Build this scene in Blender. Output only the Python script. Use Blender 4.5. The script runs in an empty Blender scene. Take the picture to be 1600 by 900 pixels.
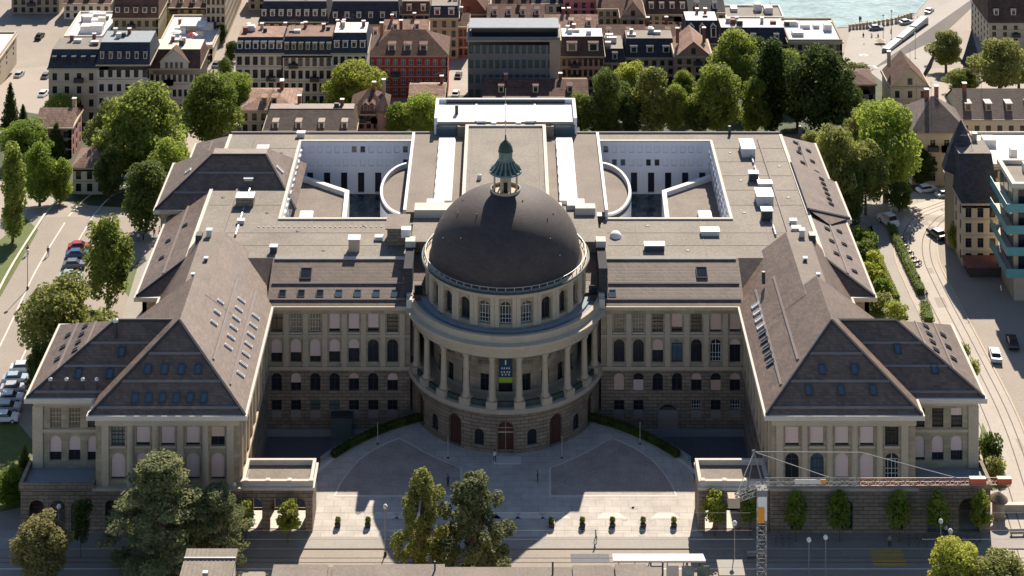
import bpy, bmesh, math, random
from mathutils import Vector, Matrix
R = math.radians
random.seed(11)
S = bpy.context.scene
C = S.collection

# ------------------------------------------------------------------ camera
CAMD, CAMH, FPX = 309.3, 167.5, 3000.0        # metres behind the dome axis, height, focal length (1600 px frame)
cd = bpy.data.cameras.new('camera'); cam = bpy.data.objects.new('camera', cd); C.objects.link(cam)
cam.location = (0, -CAMD, CAMH); cam.rotation_euler = (R(90), 0, 0)
cd.sensor_width = 36; cd.lens = FPX / 1600 * 36
cd.shift_x = 10 / 1600; cd.shift_y = -1450 / 1600
cd.clip_start = 5; cd.clip_end = 3000
S.camera = cam
# ------------------------------------------------------------------ sky and sun
SUN_EL, SUN_AZ = 38.5, 11.5                    # sun behind the building, a little to the right
w = bpy.data.worlds.new('World'); S.world = w; w.use_nodes = True
nt = w.node_tree; bg = nt.nodes['Background']
sky = nt.nodes.new('ShaderNodeTexSky'); sky.sky_type = 'NISHITA'; sky.sun_disc = False
sky.sun_elevation = R(SUN_EL); sky.sun_rotation = R(SUN_AZ)
sky.air_density = .75; sky.dust_density = .4; sky.ozone_density = 1.2; sky.altitude = 450
nt.links.new(sky.outputs['Color'], bg.inputs['Color']); bg.inputs['Strength'].default_value = 0.085
sl = bpy.data.lights.new('sun', 'SUN'); sl.energy = 5.0; sl.angle = R(0.53); sl.color = (1.0, 0.885, 0.75)
so = bpy.data.objects.new('sun', sl); C.objects.link(so); so.location = (30, 200, 300)
d = Vector((math.sin(R(SUN_AZ)) * math.cos(R(SUN_EL)), math.cos(R(SUN_AZ)) * math.cos(R(SUN_EL)), math.sin(R(SUN_EL))))
so.rotation_euler = d.to_track_quat('Z', 'Y').to_euler()
S.view_settings.view_transform = 'Standard'; S.view_settings.look = 'None'
S.view_settings.exposure = 0.8; S.view_settings.gamma = 1
S.cycles.use_denoising = True
S.cycles.max_bounces = 6; S.cycles.transparent_max_bounces = 6

# ------------------------------------------------------------------ materials
MATS = {}
def _nodes(name):
    m = bpy.data.materials.new(name); m.use_nodes = True
    t = m.node_tree; b = t.nodes['Principled BSDF']; MATS[name] = m
    return m, t, b
def mat(name, col, rough=.8, var=.18, scale=.6, scale2=None, bump=0., metal=0., spec=.3, stretch=(1, 1, 1), col2=None):
    """base colour broken up by two octaves of noise"""
    m, t, b = _nodes(name); N = t.nodes; L = t.links
    tc = N.new('ShaderNodeNewGeometry'); mp = N.new('ShaderNodeMapping'); mp.inputs['Scale'].default_value = stretch
    L.new(tc.outputs['Position'], mp.inputs['Vector'])
    n1 = N.new('ShaderNodeTexNoise'); n1.inputs['Scale'].default_value = scale; n1.inputs['Detail'].default_value = 6; n1.inputs['Roughness'].default_value = .65
    n2 = N.new('ShaderNodeTexNoise'); n2.inputs['Scale'].default_value = scale2 or scale * 9; n2.inputs['Detail'].default_value = 3
    L.new(mp.outputs[0], n1.inputs['Vector']); L.new(mp.outputs[0], n2.inputs['Vector'])
    ad = N.new('ShaderNodeMath'); ad.operation = 'ADD'; L.new(n1.outputs[0], ad.inputs[0]); L.new(n2.outputs[0], ad.inputs[1])
    r = N.new('ShaderNodeValToRGB'); e = r.color_ramp.elements
    e[0].position = .32; e[1].position = .68
    hf = N.new('ShaderNodeMath'); hf.operation = 'MULTIPLY'; hf.inputs[1].default_value = .5; L.new(ad.outputs[0], hf.inputs[0])
    c2 = col2 or col
    e[0].color = tuple(max(0, c * (1 - var)) for c in col) + (1,); e[1].color = tuple(min(.9, c * (1 + var)) for c in c2) + (1,)
    L.new(hf.outputs[0], r.inputs[0]); L.new(r.outputs[0], b.inputs['Base Color'])
    b.inputs['Roughness'].default_value = rough; b.inputs['Metallic'].default_value = metal
    b.inputs['Specular IOR Level'].default_value = spec
    if bump:
        bp = N.new('ShaderNodeBump'); bp.inputs['Strength'].default_value = bump; bp.inputs['Distance'].default_value = .05
        L.new(n2.outputs[0], bp.inputs['Height']); L.new(bp.outputs[0], b.inputs['Normal'])
    return m
def coursed(name, col, bw, bh, var=.14, mortar=.75, rough=.85, bump=.5, axis='wall', vert=.5, msize=.03, spec=.25):
    """stone or slate laid in courses: brick texture over the surface"""
    m, t, b = _nodes(name); N = t.nodes; L = t.links
    g = N.new('ShaderNodeNewGeometry'); sp = N.new('ShaderNodeSeparateXYZ'); L.new(g.outputs['Position'], sp.inputs[0])
    ad = N.new('ShaderNodeMath'); ad.operation = 'ADD'; L.new(sp.outputs['X'], ad.inputs[0]); L.new(sp.outputs['Y'], ad.inputs[1])
    cb = N.new('ShaderNodeCombineXYZ')
    if axis == 'wall':
        L.new(ad.outputs[0], cb.inputs[0]); L.new(sp.outputs['Z'], cb.inputs[1])
    else:
        L.new(sp.outputs['X'], cb.inputs[0]); L.new(sp.outputs['Y'], cb.inputs[1])
    br = N.new('ShaderNodeTexBrick'); L.new(cb.outputs[0], br.inputs['Vector'])
    br.inputs['Scale'].default_value = 1; br.inputs['Brick Width'].default_value = bw; br.inputs['Row Height'].default_value = bh
    br.inputs['Mortar Size'].default_value = msize; br.inputs['Mortar Smooth'].default_value = .3
    br.inputs['Color1'].default_value = tuple(c * (1 - var) for c in col) + (1,); br.inputs['Color2'].default_value = tuple(c * (1 + var) for c in col) + (1,)
    br.inputs['Mortar'].default_value = tuple(c * mortar for c in col) + (1,)
    n = N.new('ShaderNodeTexNoise'); n.inputs['Scale'].default_value = .35; n.inputs['Detail'].default_value = 7; n.inputs['Roughness'].default_value = .7
    L.new(g.outputs['Position'], n.inputs['Vector'])
    mr = N.new('ShaderNodeMapRange'); mr.inputs[1].default_value = .3; mr.inputs[2].default_value = .7; mr.inputs[3].default_value = 1 - vert * .5; mr.inputs[4].default_value = 1 + vert * .5
    L.new(n.outputs[0], mr.inputs[0])
    mx = N.new('ShaderNodeMix'); mx.data_type = 'RGBA'; mx.blend_type = 'MULTIPLY'; mx.inputs[0].default_value = 1
    L.new(br.outputs['Color'], mx.inputs[6]); L.new(mr.outputs[0], mx.inputs[7]); L.new(mx.outputs[2], b.inputs['Base Color'])
    b.inputs['Roughness'].default_value = rough; b.inputs['Specular IOR Level'].default_value = spec
    if bump:
        bp = N.new('ShaderNodeBump'); bp.inputs['Strength'].default_value = bump; bp.inputs['Distance'].default_value = .06; bp.invert = True
        L.new(br.outputs['Fac'], bp.inputs['Height']); L.new(bp.outputs[0], b.inputs['Normal'])
    return m
def leafmat(name, col, col2, trans=.35):
    m, t, b = _nodes(name); N = t.nodes; L = t.links
    g = N.new('ShaderNodeNewGeometry'); oi = N.new('ShaderNodeObjectInfo')
    n = N.new('ShaderNodeTexNoise'); n.inputs['Scale'].default_value = .45; n.inputs['Detail'].default_value = 4
    L.new(g.outputs['Position'], n.inputs['Vector'])
    r = N.new('ShaderNodeValToRGB'); e = r.color_ramp.elements; e[0].position = .3; e[1].position = .7
    e[0].color = col + (1,); e[1].color = col2 + (1,)
    ad = N.new('ShaderNodeMath'); ad.operation = 'MULTIPLY_ADD'; L.new(oi.outputs['Random'], ad.inputs[0]); ad.inputs[1].default_value = .3; ad.inputs[2].default_value = -.15
    a2 = N.new('ShaderNodeMath'); a2.operation = 'ADD'; L.new(n.outputs[0], a2.inputs[0]); L.new(ad.outputs[0], a2.inputs[1])
    L.new(a2.outputs[0], r.inputs[0])
    L.new(r.outputs[0], b.inputs['Base Color']); b.inputs['Roughness'].default_value = .6; b.inputs['Specular IOR Level'].default_value = .25
    tr = N.new('ShaderNodeBsdfTranslucent'); L.new(r.outputs[0], tr.inputs['Color'])
    mx = N.new('ShaderNodeMixShader'); mx.inputs[0].default_value = trans
    L.new(b.outputs[0], mx.inputs[1]); L.new(tr.outputs[0], mx.inputs[2]); L.new(mx.outputs[0], N['Material Output'].inputs['Surface'])
    return m
def glassmat(name, col, rough=.12):
    m, t, b = _nodes(name); N = t.nodes; L = t.links
    b.inputs['Base Color'].default_value = col + (1,); b.inputs['Specular IOR Level'].default_value = .6
    g = N.new('ShaderNodeNewGeometry')
    n = N.new('ShaderNodeTexNoise'); n.inputs['Scale'].default_value = .8; L.new(g.outputs['Position'], n.inputs['Vector'])
    mr = N.new('ShaderNodeMapRange'); mr.inputs[3].default_value = rough * .5; mr.inputs[4].default_value = rough * 1.8
    L.new(n.outputs[0], mr.inputs[0]); L.new(mr.outputs[0], b.inputs['Roughness'])
    bp = N.new('ShaderNodeBump'); bp.inputs['Strength'].default_value = .06; L.new(n.outputs[0], bp.inputs['Height']); L.new(bp.outputs[0], b.inputs['Normal'])
    return m

coursed('stone', (.36, .295, .205), 1.9, .62, vert=.45, mortar=.82, bump=.35)
coursed('rustic', (.26, .21, .155), 1.5, .55, vert=.5, mortar=.5, bump=1., msize=.045)
mat('trim', (.46, .385, .28), var=.16, scale=.5)
mat('trim_light', (.58, .53, .45), var=.12, scale=.5)
coursed('slate', (.146, .1, .071), .55, .26, var=.22, mortar=.72, bump=.25, vert=.45, msize=.02, rough=.55, spec=.5)
coursed('slate_dark', (.05, .052, .06), .6, .28, var=.2, mortar=.7, bump=.25, vert=.5, msize=.02)
coursed('slate_blue', (.045, .056, .07), .6, .28, var=.2, mortar=.7, bump=.2, vert=.4, msize=.02)
coursed('tile_brown', (.13, .075, .055), .4, .3, var=.25, mortar=.65, bump=.3, vert=.6, msize=.03)
coursed('tile_orange', (.30, .19, .14), .4, .3, var=.25, mortar=.7, bump=.3, vert=.6, msize=.03)
coursed('dome_slate', (.062, .047, .042), .7, .34, var=.13, mortar=.75, bump=.12, vert=.35, msize=.025, rough=.72, spec=.45)
mat('gravel', (.215, .188, .153), var=.3, scale=.13, scale2=2.2, bump=.3)
mat('gravel_brown', (.195, .163, .133), var=.28, scale=.2, scale2=3, bump=.25)
mat('zinc', (.045, .045, .05), rough=.6, var=.2)
mat('ledge', (.22, .19, .18), var=.15)
mat('walkway', (.26, .29, .31), var=.15, scale=.8)
mat('copper', (.12, .17, .145), rough=.75, var=.35, scale=1.5, col2=(.19, .25, .22))
mat('copper_dark', (.042, .066, .06), rough=.6, var=.3, scale=1.5)
mat('white', (.76, .75, .73), var=.06, scale=.8)
mat('offwhite', (.62, .6, .56), var=.1, scale=.5)
mat('court_wall', (.74, .76, .80), var=.05, scale=.4)
mat('blind', (.66, .50, .45), var=.06, scale=.8, stretch=(1, 1, 9))
mat('blind_warm', (.60, .43, .33), var=.06, scale=.8, stretch=(1, 1, 9))
mat('frame_wood', (.34, .30, .25), var=.15)
mat('frame_dark', (.07, .06, .055), var=.2)
mat('door_wood', (.09, .035, .025), rough=.55, var=.3, scale=1, stretch=(4, 4, .6))
mat('dark_interior', (.025, .022, .022), var=.2)
mat('metal_grey', (.32, .33, .34), rough=.45, var=.12, metal=.5)
mat('metal_light', (.6, .6, .58), rough=.5, var=.1)
mat('metal_dark', (.05, .055, .06), rough=.5, var=.15)
glassmat('glass', (.018, .022, .028)); glassmat('glass_sky', (.06, .11, .15), .06); glassmat('glass_green', (.11, .16, .15), .1)
glassmat('glass_warm', (.15, .12, .08), .15)
mat('glass_white', (.66, .68, .7), rough=.25, var=.05, scale=.7)
coursed('glass_floor', (.035, .06, .075), 1.1, 1.6, var=.6, mortar=.4, rough=.25, bump=.2, axis='flat', vert=.6, msize=.05)
mat('concrete', (.40, .355, .30), var=.14, scale=.15, scale2=2.2, bump=.1)
mat('asphalt', (.30, .258, .212), var=.14, scale=.12, scale2=2.2, bump=.15)
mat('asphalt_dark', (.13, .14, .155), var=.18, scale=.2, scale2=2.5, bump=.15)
mat('pavement', (.31, .285, .25), var=.13, scale=.18, scale2=3, bump=.15)
coursed('plaza', (.46, .425, .375), 2.4, 1.6, var=.07, mortar=.7, bump=.15, axis='flat', vert=.35, msize=.045)
mat('setts', (.37, .31, .265), var=.32, scale=.35, scale2=3.2, bump=.5)
coursed('setts_dark', (.075, .075, .08), .3, .3, var=.35, mortar=.6, bump=.4, axis='flat', vert=.7)
mat('pale_stone', (.6, .56, .49), var=.1, scale=.6)
mat('paint_white', (.7, .69, .66), var=.12, scale=1.2)
mat('paint_yellow', (.55, .36, .05), var=.2, scale=1.2)
mat('steel_rail', (.15, .13, .115), rough=.85, var=.1, spec=.1)
mat('undergrowth', (.035, .05, .014), var=.5, scale=.5, scale2=4, bump=.6)
mat('grass', (.10, .13, .03), var=.35, scale=.6, scale2=6, bump=.5)
mat('water', (.08, .17, .165), rough=.2, var=.4, scale=.12, scale2=.9, bump=1., col2=(.22, .33, .32), stretch=(.6, 1.4, 1))
mat('bark', (.11, .08, .055), var=.3, scale=2, stretch=(1, 1, .3))
mat('bark_red', (.17, .10, .07), var=.3, scale=2, stretch=(1, 1, .3))
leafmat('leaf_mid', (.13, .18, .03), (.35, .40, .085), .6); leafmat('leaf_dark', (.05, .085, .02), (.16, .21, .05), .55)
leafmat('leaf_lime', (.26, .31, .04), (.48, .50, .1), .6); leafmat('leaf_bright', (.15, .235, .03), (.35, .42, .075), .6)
leafmat('leaf_olive', (.18, .205, .05), (.37, .385, .115), .58); leafmat('leaf_pine', (.12, .145, .055), (.31, .33, .15), .5)
leafmat('leaf_rust', (.22, .20, .07), (.42, .39, .16), .55)
mat('cream', (.52, .45, .33), var=.1, scale=.4); mat('beige', (.44, .37, .27), var=.12, scale=.4)
mat('cream_light', (.62, .57, .47), var=.08, scale=.4); mat('olive_wall', (.32, .28, .18), var=.14, scale=.4)
mat('red_wall', (.40, .045, .035), var=.12, scale=.4); mat('pink_wall', (.42, .23, .2), var=.12, scale=.4)
mat('grey_wall', (.23, .225, .22), var=.12, scale=.4); mat('stone_house', (.30, .255, .18), var=.15, scale=.4)
mat('rose_wall', (.45, .14, .17), var=.1); mat('teal', (.12, .33, .34), rough=.35, var=.12, scale=.8)
mat('brick_red', (.22, .085, .06), var=.2, scale=.6)
mat('red_paint', (.50, .035, .025), rough=.35, var=.08); mat('red_crane', (.5, .08, .04), rough=.45, var=.1)
mat('crane_grey', (.2, .2, .2), rough=.75, var=.15)
mat('orange_crane', (.42, .2, .12), rough=.5, var=.12); mat('orange', (.7, .30, .04), rough=.5, var=.06)
for n_, c_ in dict(car_red=(.36, .02, .03), car_blue=(.03, .09, .22), car_white=(.72, .73, .74), car_silver=(.42, .44, .46),
                   car_black=(.015, .016, .02), car_grey=(.14, .15, .16), car_pale_blue=(.34, .45, .55)).items():
    mat(n_, c_, rough=.25, var=.04, spec=.6)
mat('tyre', (.02, .02, .02), var=.1)
for n_, c_ in dict(cloth_blue=(.05, .09, .2), cloth_white=(.65, .65, .66), cloth_red=(.35, .05, .05), cloth_black=(.025, .025, .03),
                   cloth_grey=(.22, .22, .22), cloth_tan=(.35, .27, .18), skin=(.42, .26, .18), hair=(.05, .035, .025)).items():
    mat(n_, c_, var=.1, scale=3)
mat('banner_blue', (.03, .07, .11), var=.1); mat('banner_green', (.36, .5, .03), var=.06)
mat('poster', (.38, .25, .15), var=.5, scale=2, col2=(.2, .3, .34))
mat('terracotta', (.30, .12, .07), var=.2)

# ------------------------------------------------------------------ helpers
def ground_z(y):
    if y < 66: return 0.0
    if y < 130: return -12.0 * (y - 66) / 64
    return max(-24.0, -12.0 - 12.0 * (y - 130) / 80)
def PX(u, v, z=0.):                      # where a sight line of the survey meets height z
    yd = FPX * (CAMH - z) / (v + 1000.); return ((u - 790.) * yd / FPX, yd - CAMD)
def GP(u, v, dz=0.):                     # ... and where it meets the ground
    z = 0.
    for _ in range(40):
        x, y = PX(u, v, z + dz); z = .5 * z + .5 * ground_z(y)
    return x, y, z
def tag(o, label=None, cat=None, group=None, kind=None):
    if label: o['label'] = label
    if cat: o['category'] = cat
    if group: o['group'] = group
    if kind: o['kind'] = kind
    return o
def empty(name, loc=(0, 0, 0), rz=0., label=None, cat=None, group=None, parent=None):
    o = bpy.data.objects.new(name, None); C.objects.link(o); o.location = loc; o.rotation_euler = (0, 0, rz)
    o.empty_display_size = .5
    if parent: o.parent = parent
    return tag(o, label, cat, group)
def link(name, me, parent=None, loc=None, rz=None, mw=None):
    o = bpy.data.objects.new(name, me); C.objects.link(o)
    if parent: o.parent = parent
    if mw is not None: o.matrix_local = mw
    if loc is not None: o.location = loc
    if rz is not None: o.rotation_euler = (0, 0, rz)
    return o
class MB:
    def __init__(s): s.v = []; s.f = []
    def add(s, vs, fs):
        k = len(s.v); s.v += [tuple(p) for p in vs]; s.f += [tuple(i + k for i in f) for f in fs]; return s
    def box(s, x0, x1, y0, y1, z0, z1):
        return s.add([(x0, y0, z0), (x1, y0, z0), (x1, y1, z0), (x0, y1, z0), (x0, y0, z1), (x1, y0, z1), (x1, y1, z1), (x0, y1, z1)],
                     [(3, 2, 1, 0), (4, 5, 6, 7), (0, 1, 5, 4), (1, 2, 6, 5), (2, 3, 7, 6), (3, 0, 4, 7)])
    def prism(s, poly, z0, z1):
        n = len(poly)
        zt = z1 if callable(z1) else (lambda x, y: z1); zb = z0 if callable(z0) else (lambda x, y: z0)
        return s.add([(x, y, zb(x, y)) for x, y in poly] + [(x, y, zt(x, y)) for x, y in poly],
                     [tuple(range(n - 1, -1, -1)), tuple(range(n, 2 * n))] + [(i, (i + 1) % n, n + (i + 1) % n, n + i) for i in range(n)])
    def ring(s, outer, inner, z0, z1):
        n = len(outer)
        vs = [(x, y, z) for z in (z0, z1) for P in (outer, inner) for x, y in P]
        fs = []
        for i in range(n):
            j = (i + 1) % n
            fs += [(i, j, 2 * n + j, 2 * n + i), (n + j, n + i, 3 * n + i, 3 * n + j), (2 * n + i, 2 * n + j, 3 * n + j, 3 * n + i), (j, i, n + i, n + j)]
        return s.add(vs, fs)
    def lathe(s, prof, n=48, a0=0., a1=2 * math.pi, c=(0, 0)):
        full = abs(a1 - a0 - 2 * math.pi) < 1e-6; m = n if full else n + 1
        vs = [(c[0] + r * math.sin(a0 + (a1 - a0) * i / n), c[1] - r * math.cos(a0 + (a1 - a0) * i / n), z) for i in range(m) for r, z in prof]
        k = len(prof); fs = []
        for i in range(n):
            j = (i + 1) % m
            for q in range(k - 1): fs.append((i * k + q, j * k + q, j * k + q + 1, i * k + q + 1))
        return s.add(vs, fs)
    def tube(s, p, q, r0, r1=None, n=6):
        p, q = Vector(p), Vector(q); r1 = r0 if r1 is None else r1; d = (q - p).normalized()
        a = d.orthogonal().normalized(); b = d.cross(a)
        vs = [p + (a * math.cos(t) + b * math.sin(t)) * r0 for t in (2 * math.pi * i / n for i in range(n))] + \
             [q + (a * math.cos(t) + b * math.sin(t)) * r1 for t in (2 * math.pi * i / n for i in range(n))]
        return s.add(vs, [(i, (i + 1) % n, n + (i + 1) % n, n + i) for i in range(n)] + [tuple(range(n - 1, -1, -1)), tuple(range(n, 2 * n))])
    def mesh(s, name, m, smooth=False):
        me = bpy.data.meshes.new(name); me.from_pydata(s.v, [], s.f)
        if m: me.materials.append(MATS[m])
        me.update()
        bm = bmesh.new(); bm.from_mesh(me); bmesh.ops.recalc_face_normals(bm, faces=bm.faces); bm.to_mesh(me); bm.free()
        if smooth: me.polygons.foreach_set('use_smooth', [True] * len(me.polygons))
        return me
    def build(s, name, m, parent=None, loc=None, rz=None, smooth=False, mw=None):
        return link(name, s.mesh(name, m, smooth), parent, loc, rz, mw)
def structure(o): o['kind'] = 'structure'; return o
def rect(x0, x1, y0, y1): return [(x0, y0), (x1, y0), (x1, y1), (x0, y1)]

# ------------------------------------------------------------------ facades with real openings
def flat(x, y, ang):
    """walking along t with the wall's inside on the left"""
    t = Vector((math.cos(ang), math.sin(ang), 0)); n = Vector((-t.y, t.x, 0)); p = Vector((x, y, 0))
    def f(u, dd, z): return p + t * u + n * dd + Vector((0, 0, z))
    f.frame = lambda u: (t, n); return f
def curved(cx, cy, rad):
    def f(u, dd, z):
        a = u / rad; return Vector((cx + (rad - dd) * math.sin(a), cy - (rad - dd) * math.cos(a), z))
    f.frame = lambda u: (Vector((math.cos(u / rad), math.sin(u / rad), 0)), Vector((-math.sin(u / rad), math.cos(u / rad), 0)))
    return f
def arch_pts(w, h, arch, n=8):
    if not arch: return [(-w / 2, 0), (w / 2, 0), (w / 2, h), (-w / 2, h)]
    zs = h - w / 2
    return [(-w / 2, 0), (w / 2, 0)] + [(w / 2 * math.cos(math.pi * i / n), zs + w / 2 * math.sin(math.pi * i / n)) for i in range(n + 1)]
WC = {}
def win_meshes(w, h, arch, style, fmat, gmat):
    k = (round(w, 2), round(h, 2), arch, style, fmat, gmat)
    if k not in WC:
        b = MB(); t = .07
        hh = h - (w / 2 if arch else 0)
        b.box(-w / 2, -w / 2 + t, -.05, .05, 0, hh); b.box(w / 2 - t, w / 2, -.05, .05, 0, hh); b.box(-w / 2 + t, w / 2 - t, -.05, .05, 0, t)
        if style != 'plain':
            b.box(-.035, .035, -.048, .048, t, h - .02); b.box(-w / 2 + t, w / 2 - t, -.046, .046, hh - .05 if arch else h * .68, (hh + .04) if arch else h * .68 + .08)
        if style == 'grid':
            for q in (-.27, .27): b.box(q * w - .03, q * w + .03, -.044, .044, t, hh)
            for q in (.25, .5): b.box(-w / 2 + t, w / 2 - t, -.042, .042, q * hh - .03, q * hh + .03)
        if not arch: b.box(-w / 2 + t, w / 2 - t, -.05, .05, h - t, h)
        pp = arch_pts(w, h, arch)
        pm = MB().add([(x, .06, z) for x, z in pp], [tuple(range(len(pp)))])
        WC[k] = (b.mesh('window', fmat), pm.mesh('pane', gmat))
    return WC[k]
def blind_mesh(w, h, arch, frac, low, m):
    k = ('b', round(w, 2), round(h, 2), arch, frac, low, m)
    if k not in WC:
        w2 = w - .06
        if low: pp = [(-w2 / 2, .02), (w2 / 2, .02), (w2 / 2, h * frac), (-w2 / 2, h * frac)]
        else:
            z = h * (1 - frac) + .02; pp = [(x, max(zz, z)) for x, zz in arch_pts(w2, h - .04, arch)]
        n = len(pp)
        WC[k] = MB().add([(x, -.14, zz) for x, zz in pp] + [(x, -.10, zz) for x, zz in pp],
                         [tuple(range(n)), tuple(range(2 * n - 1, n - 1, -1))] + [(i, (i + 1) % n, n + (i + 1) % n, n + i) for i in range(n)]).mesh('blind', m)
    return WC[k]
def facade(parent, f, u0, u1, z0, z1, ops, m, name='wall', dep=.4, du=None, label=None):
    """wall sheet from u0..u1, z0..z1 with reveals; ops = dicts u,w,z,h,arch,fill,style,glass"""
    us = {round(u0, 3), round(u1, 3)}; zs = {round(z0, 3), round(z1, 3)}
    for o in ops:
        us |= {round(o['u'] - o['w'] / 2, 3), round(o['u'] + o['w'] / 2, 3)}; zs |= {round(o['z'], 3), round(o['z'] + o['h'], 3)}
        if o.get('arch'): zs.add(round(o['z'] + o['h'] - o['w'] / 2, 3))
    if du:
        n = max(1, int((u1 - u0) / du))
        for i in range(n):
            q = u0 + (u1 - u0) * i / n
            if not any(abs(q - o['u']) < o['w'] / 2 + .02 for o in ops): us.add(round(q, 3))
    us = sorted(x for x in us if u0 - 1e-4 <= x <= u1 + 1e-4); zs = sorted(x for x in zs if z0 - 1e-4 <= x <= z1 + 1e-4)
    V = {}; vs = []; fs = []
    def vid(u, dd, z):
        k = (round(u, 3), round(dd, 3), round(z, 3))
        if k not in V: V[k] = len(vs); vs.append(f(*k))
        return V[k]
    for a, b in zip(us, us[1:]):
        for c, e in zip(zs, zs[1:]):
            um, zm = (a + b) / 2, (c + e) / 2
            if any(abs(um - o['u']) < o['w'] / 2 and o['z'] < zm < o['z'] + o['h'] for o in ops): continue
            fs.append((vid(a, 0, c), vid(b, 0, c), vid(b, 0, e), vid(a, 0, e)))
    for o in ops:
        dd = o.get('dep', dep); pp = [(o['u'] + x, o['z'] + z) for x, z in arch_pts(o['w'], o['h'], o.get('arch', False))]
        n = len(pp)
        for i in range(n):
            (ua, za), (ub, zb) = pp[i], pp[(i + 1) % n]
            fs.append((vid(ua, 0, za), vid(ua, dd, za), vid(ub, dd, zb), vid(ub, 0, zb)))
        if o.get('arch'):
            top = o['z'] + o['h']; ap = pp[2:]; mid = len(ap) // 2
            fs.append(tuple(vid(*p[:1], 0, p[1]) for p in ap[:mid + 1]) + (vid(o['u'] + o['w'] / 2, 0, top),))
            fs.append(tuple(vid(*p[:1], 0, p[1]) for p in ap[mid:]) + (vid(o['u'] - o['w'] / 2, 0, top),))
    me = bpy.data.meshes.new(name); me.from_pydata([tuple(v) for v in vs], [], fs); me.materials.append(MATS[m]); me.update()
    wo = link(name, me, parent)
    for o in ops:
        if o.get('fill') == 'open': continue
        t, n = f.frame(o['u']); p = f(o['u'], o.get('dep', dep) - .08, o['z'])
        M = Matrix(((t.x, n.x, 0, p.x), (t.y, n.y, 0, p.y), (0, 0, 1, p.z), (0, 0, 0, 1)))
        fm, pm = win_meshes(o['w'], o['h'], o.get('arch', False), o.get('style', 'cross'), o.get('frame', 'frame_dark'), o.get('glass', 'glass'))
        wn = link(o.get('name', 'window'), fm, parent, mw=M)
        pn = link('leaf' if o.get('name') == 'door' else 'pane', pm, wn)
        if o.get('blind'):
            link('blind', blind_mesh(o['w'], o['h'], o.get('arch', False), o['blind'], o.get('low', False), o.get('bmat', 'blind')), wn)
    return wo

# ================================================================== THE GROUND
def terrain():
    xs = sorted(set([-700, -400, -250] + [-180 + 12 * i for i in range(31)] + [-38.0, -37.98, 37.98, 38.0, 250, 400, 700]))
    ys = sorted(set([-200, -120, -80, -60] + [-29.0, -28.98, -3.12, -3.1] + [-48 + 8 * i for i in range(45)] + [66, 130, 210, 260, 380, 700, 1200]))
    def z(x, y): return -4.0 if abs(x) < 37.99 and -28.99 < y < -3.11 else ground_z(y)
    n = len(ys); b = MB()
    b.add([(x, y, z(x, y)) for x in xs for y in ys], [(i * n + j, (i + 1) * n + j, (i + 1) * n + j + 1, i * n + j + 1) for i in range(len(xs) - 1) for j in range(n - 1)])
    return structure(b.build('ground', 'asphalt'))
terrain()
def draped(name, pxs, m, lift=.012, sub=1):
    pts = [GP(u, v) for u, v in pxs]
    return structure(MB().prism([(p[0], p[1]) for p in pts], lambda x, y: ground_z(y) - .3, lambda x, y: ground_z(y) + lift).build(name, m))
def strip_pts(pts, wd):
    L_, R_ = [], []
    for i, p in enumerate(pts):
        a = Vector(pts[max(0, i - 1)][:2]); b = Vector(pts[min(len(pts) - 1, i + 1)][:2]); t = (b - a).normalized(); n = Vector((-t.y, t.x))
        q = Vector(p[:2]); L_.append(q + n * wd / 2); R_.append(q - n * wd / 2)
    return L_, R_
def strip(name, pts, wd, m, z=.02, parent=None):
    L_, R_ = strip_pts(pts, wd); k = len(pts); b = MB()
    b.add([(p.x, p.y, ground_z(p.y) + z) for p in L_] + [(p.x, p.y, ground_z(p.y) + z) for p in R_], [(i, i + 1, k + i + 1, k + i) for i in range(k - 1)])
    return b.build(name, m, parent)
def smooth_path(P, n=6):
    out = []
    for i in range(len(P) - 1):
        p0, p1, p2, p3 = (Vector(P[max(0, i - 1)]), Vector(P[i]), Vector(P[i + 1]), Vector(P[min(len(P) - 1, i + 2)]))
        for k in range(n):
            t = k / n; out.append(.5 * ((2 * p1) + (-p0 + p2) * t + (2 * p0 - 5 * p1 + 4 * p2 - p3) * t * t + (-p0 + 3 * p1 - 3 * p2 + p3) * t ** 3))
    out.append(Vector(P[-1])); return out

# plaza: a slab bounded at the back by a circular arc, the sunken yards lie behind it
PC, PR = -36.0, 34.0
arc = [(PR * math.sin(a), PC + PR * math.cos(a)) for a in (R(56) - R(112) * i / 40 for i in range(41))]
plz = structure(MB().prism([(arc[-1][0], -36.2), (arc[0][0], -36.2)] + arc, -4.2, .02).build('plaza', 'plaza'))
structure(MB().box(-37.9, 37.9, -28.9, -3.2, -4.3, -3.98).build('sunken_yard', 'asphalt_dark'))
front_pave = structure(MB().prism(rect(-76, 80, -38.6, -36.2), -.3, .13).build('pavement', 'pavement'))
MB().prism(rect(-76, -28.4, -36.2, -34.4), -.3, .125).build('side_paving', 'pavement', front_pave)
MB().prism(rect(28.4, 80, -36.2, -34.4), -.3, .125).build('side_paving', 'pavement', front_pave)
kb = MB().box(-76, 80, -38.9, -38.6, -.3, .14); kb.build('kerb', 'pavement', front_pave)
structure(MB().box(-110, 110, -75, -38.9, -.3, .012).build('road', 'asphalt'))

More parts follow.
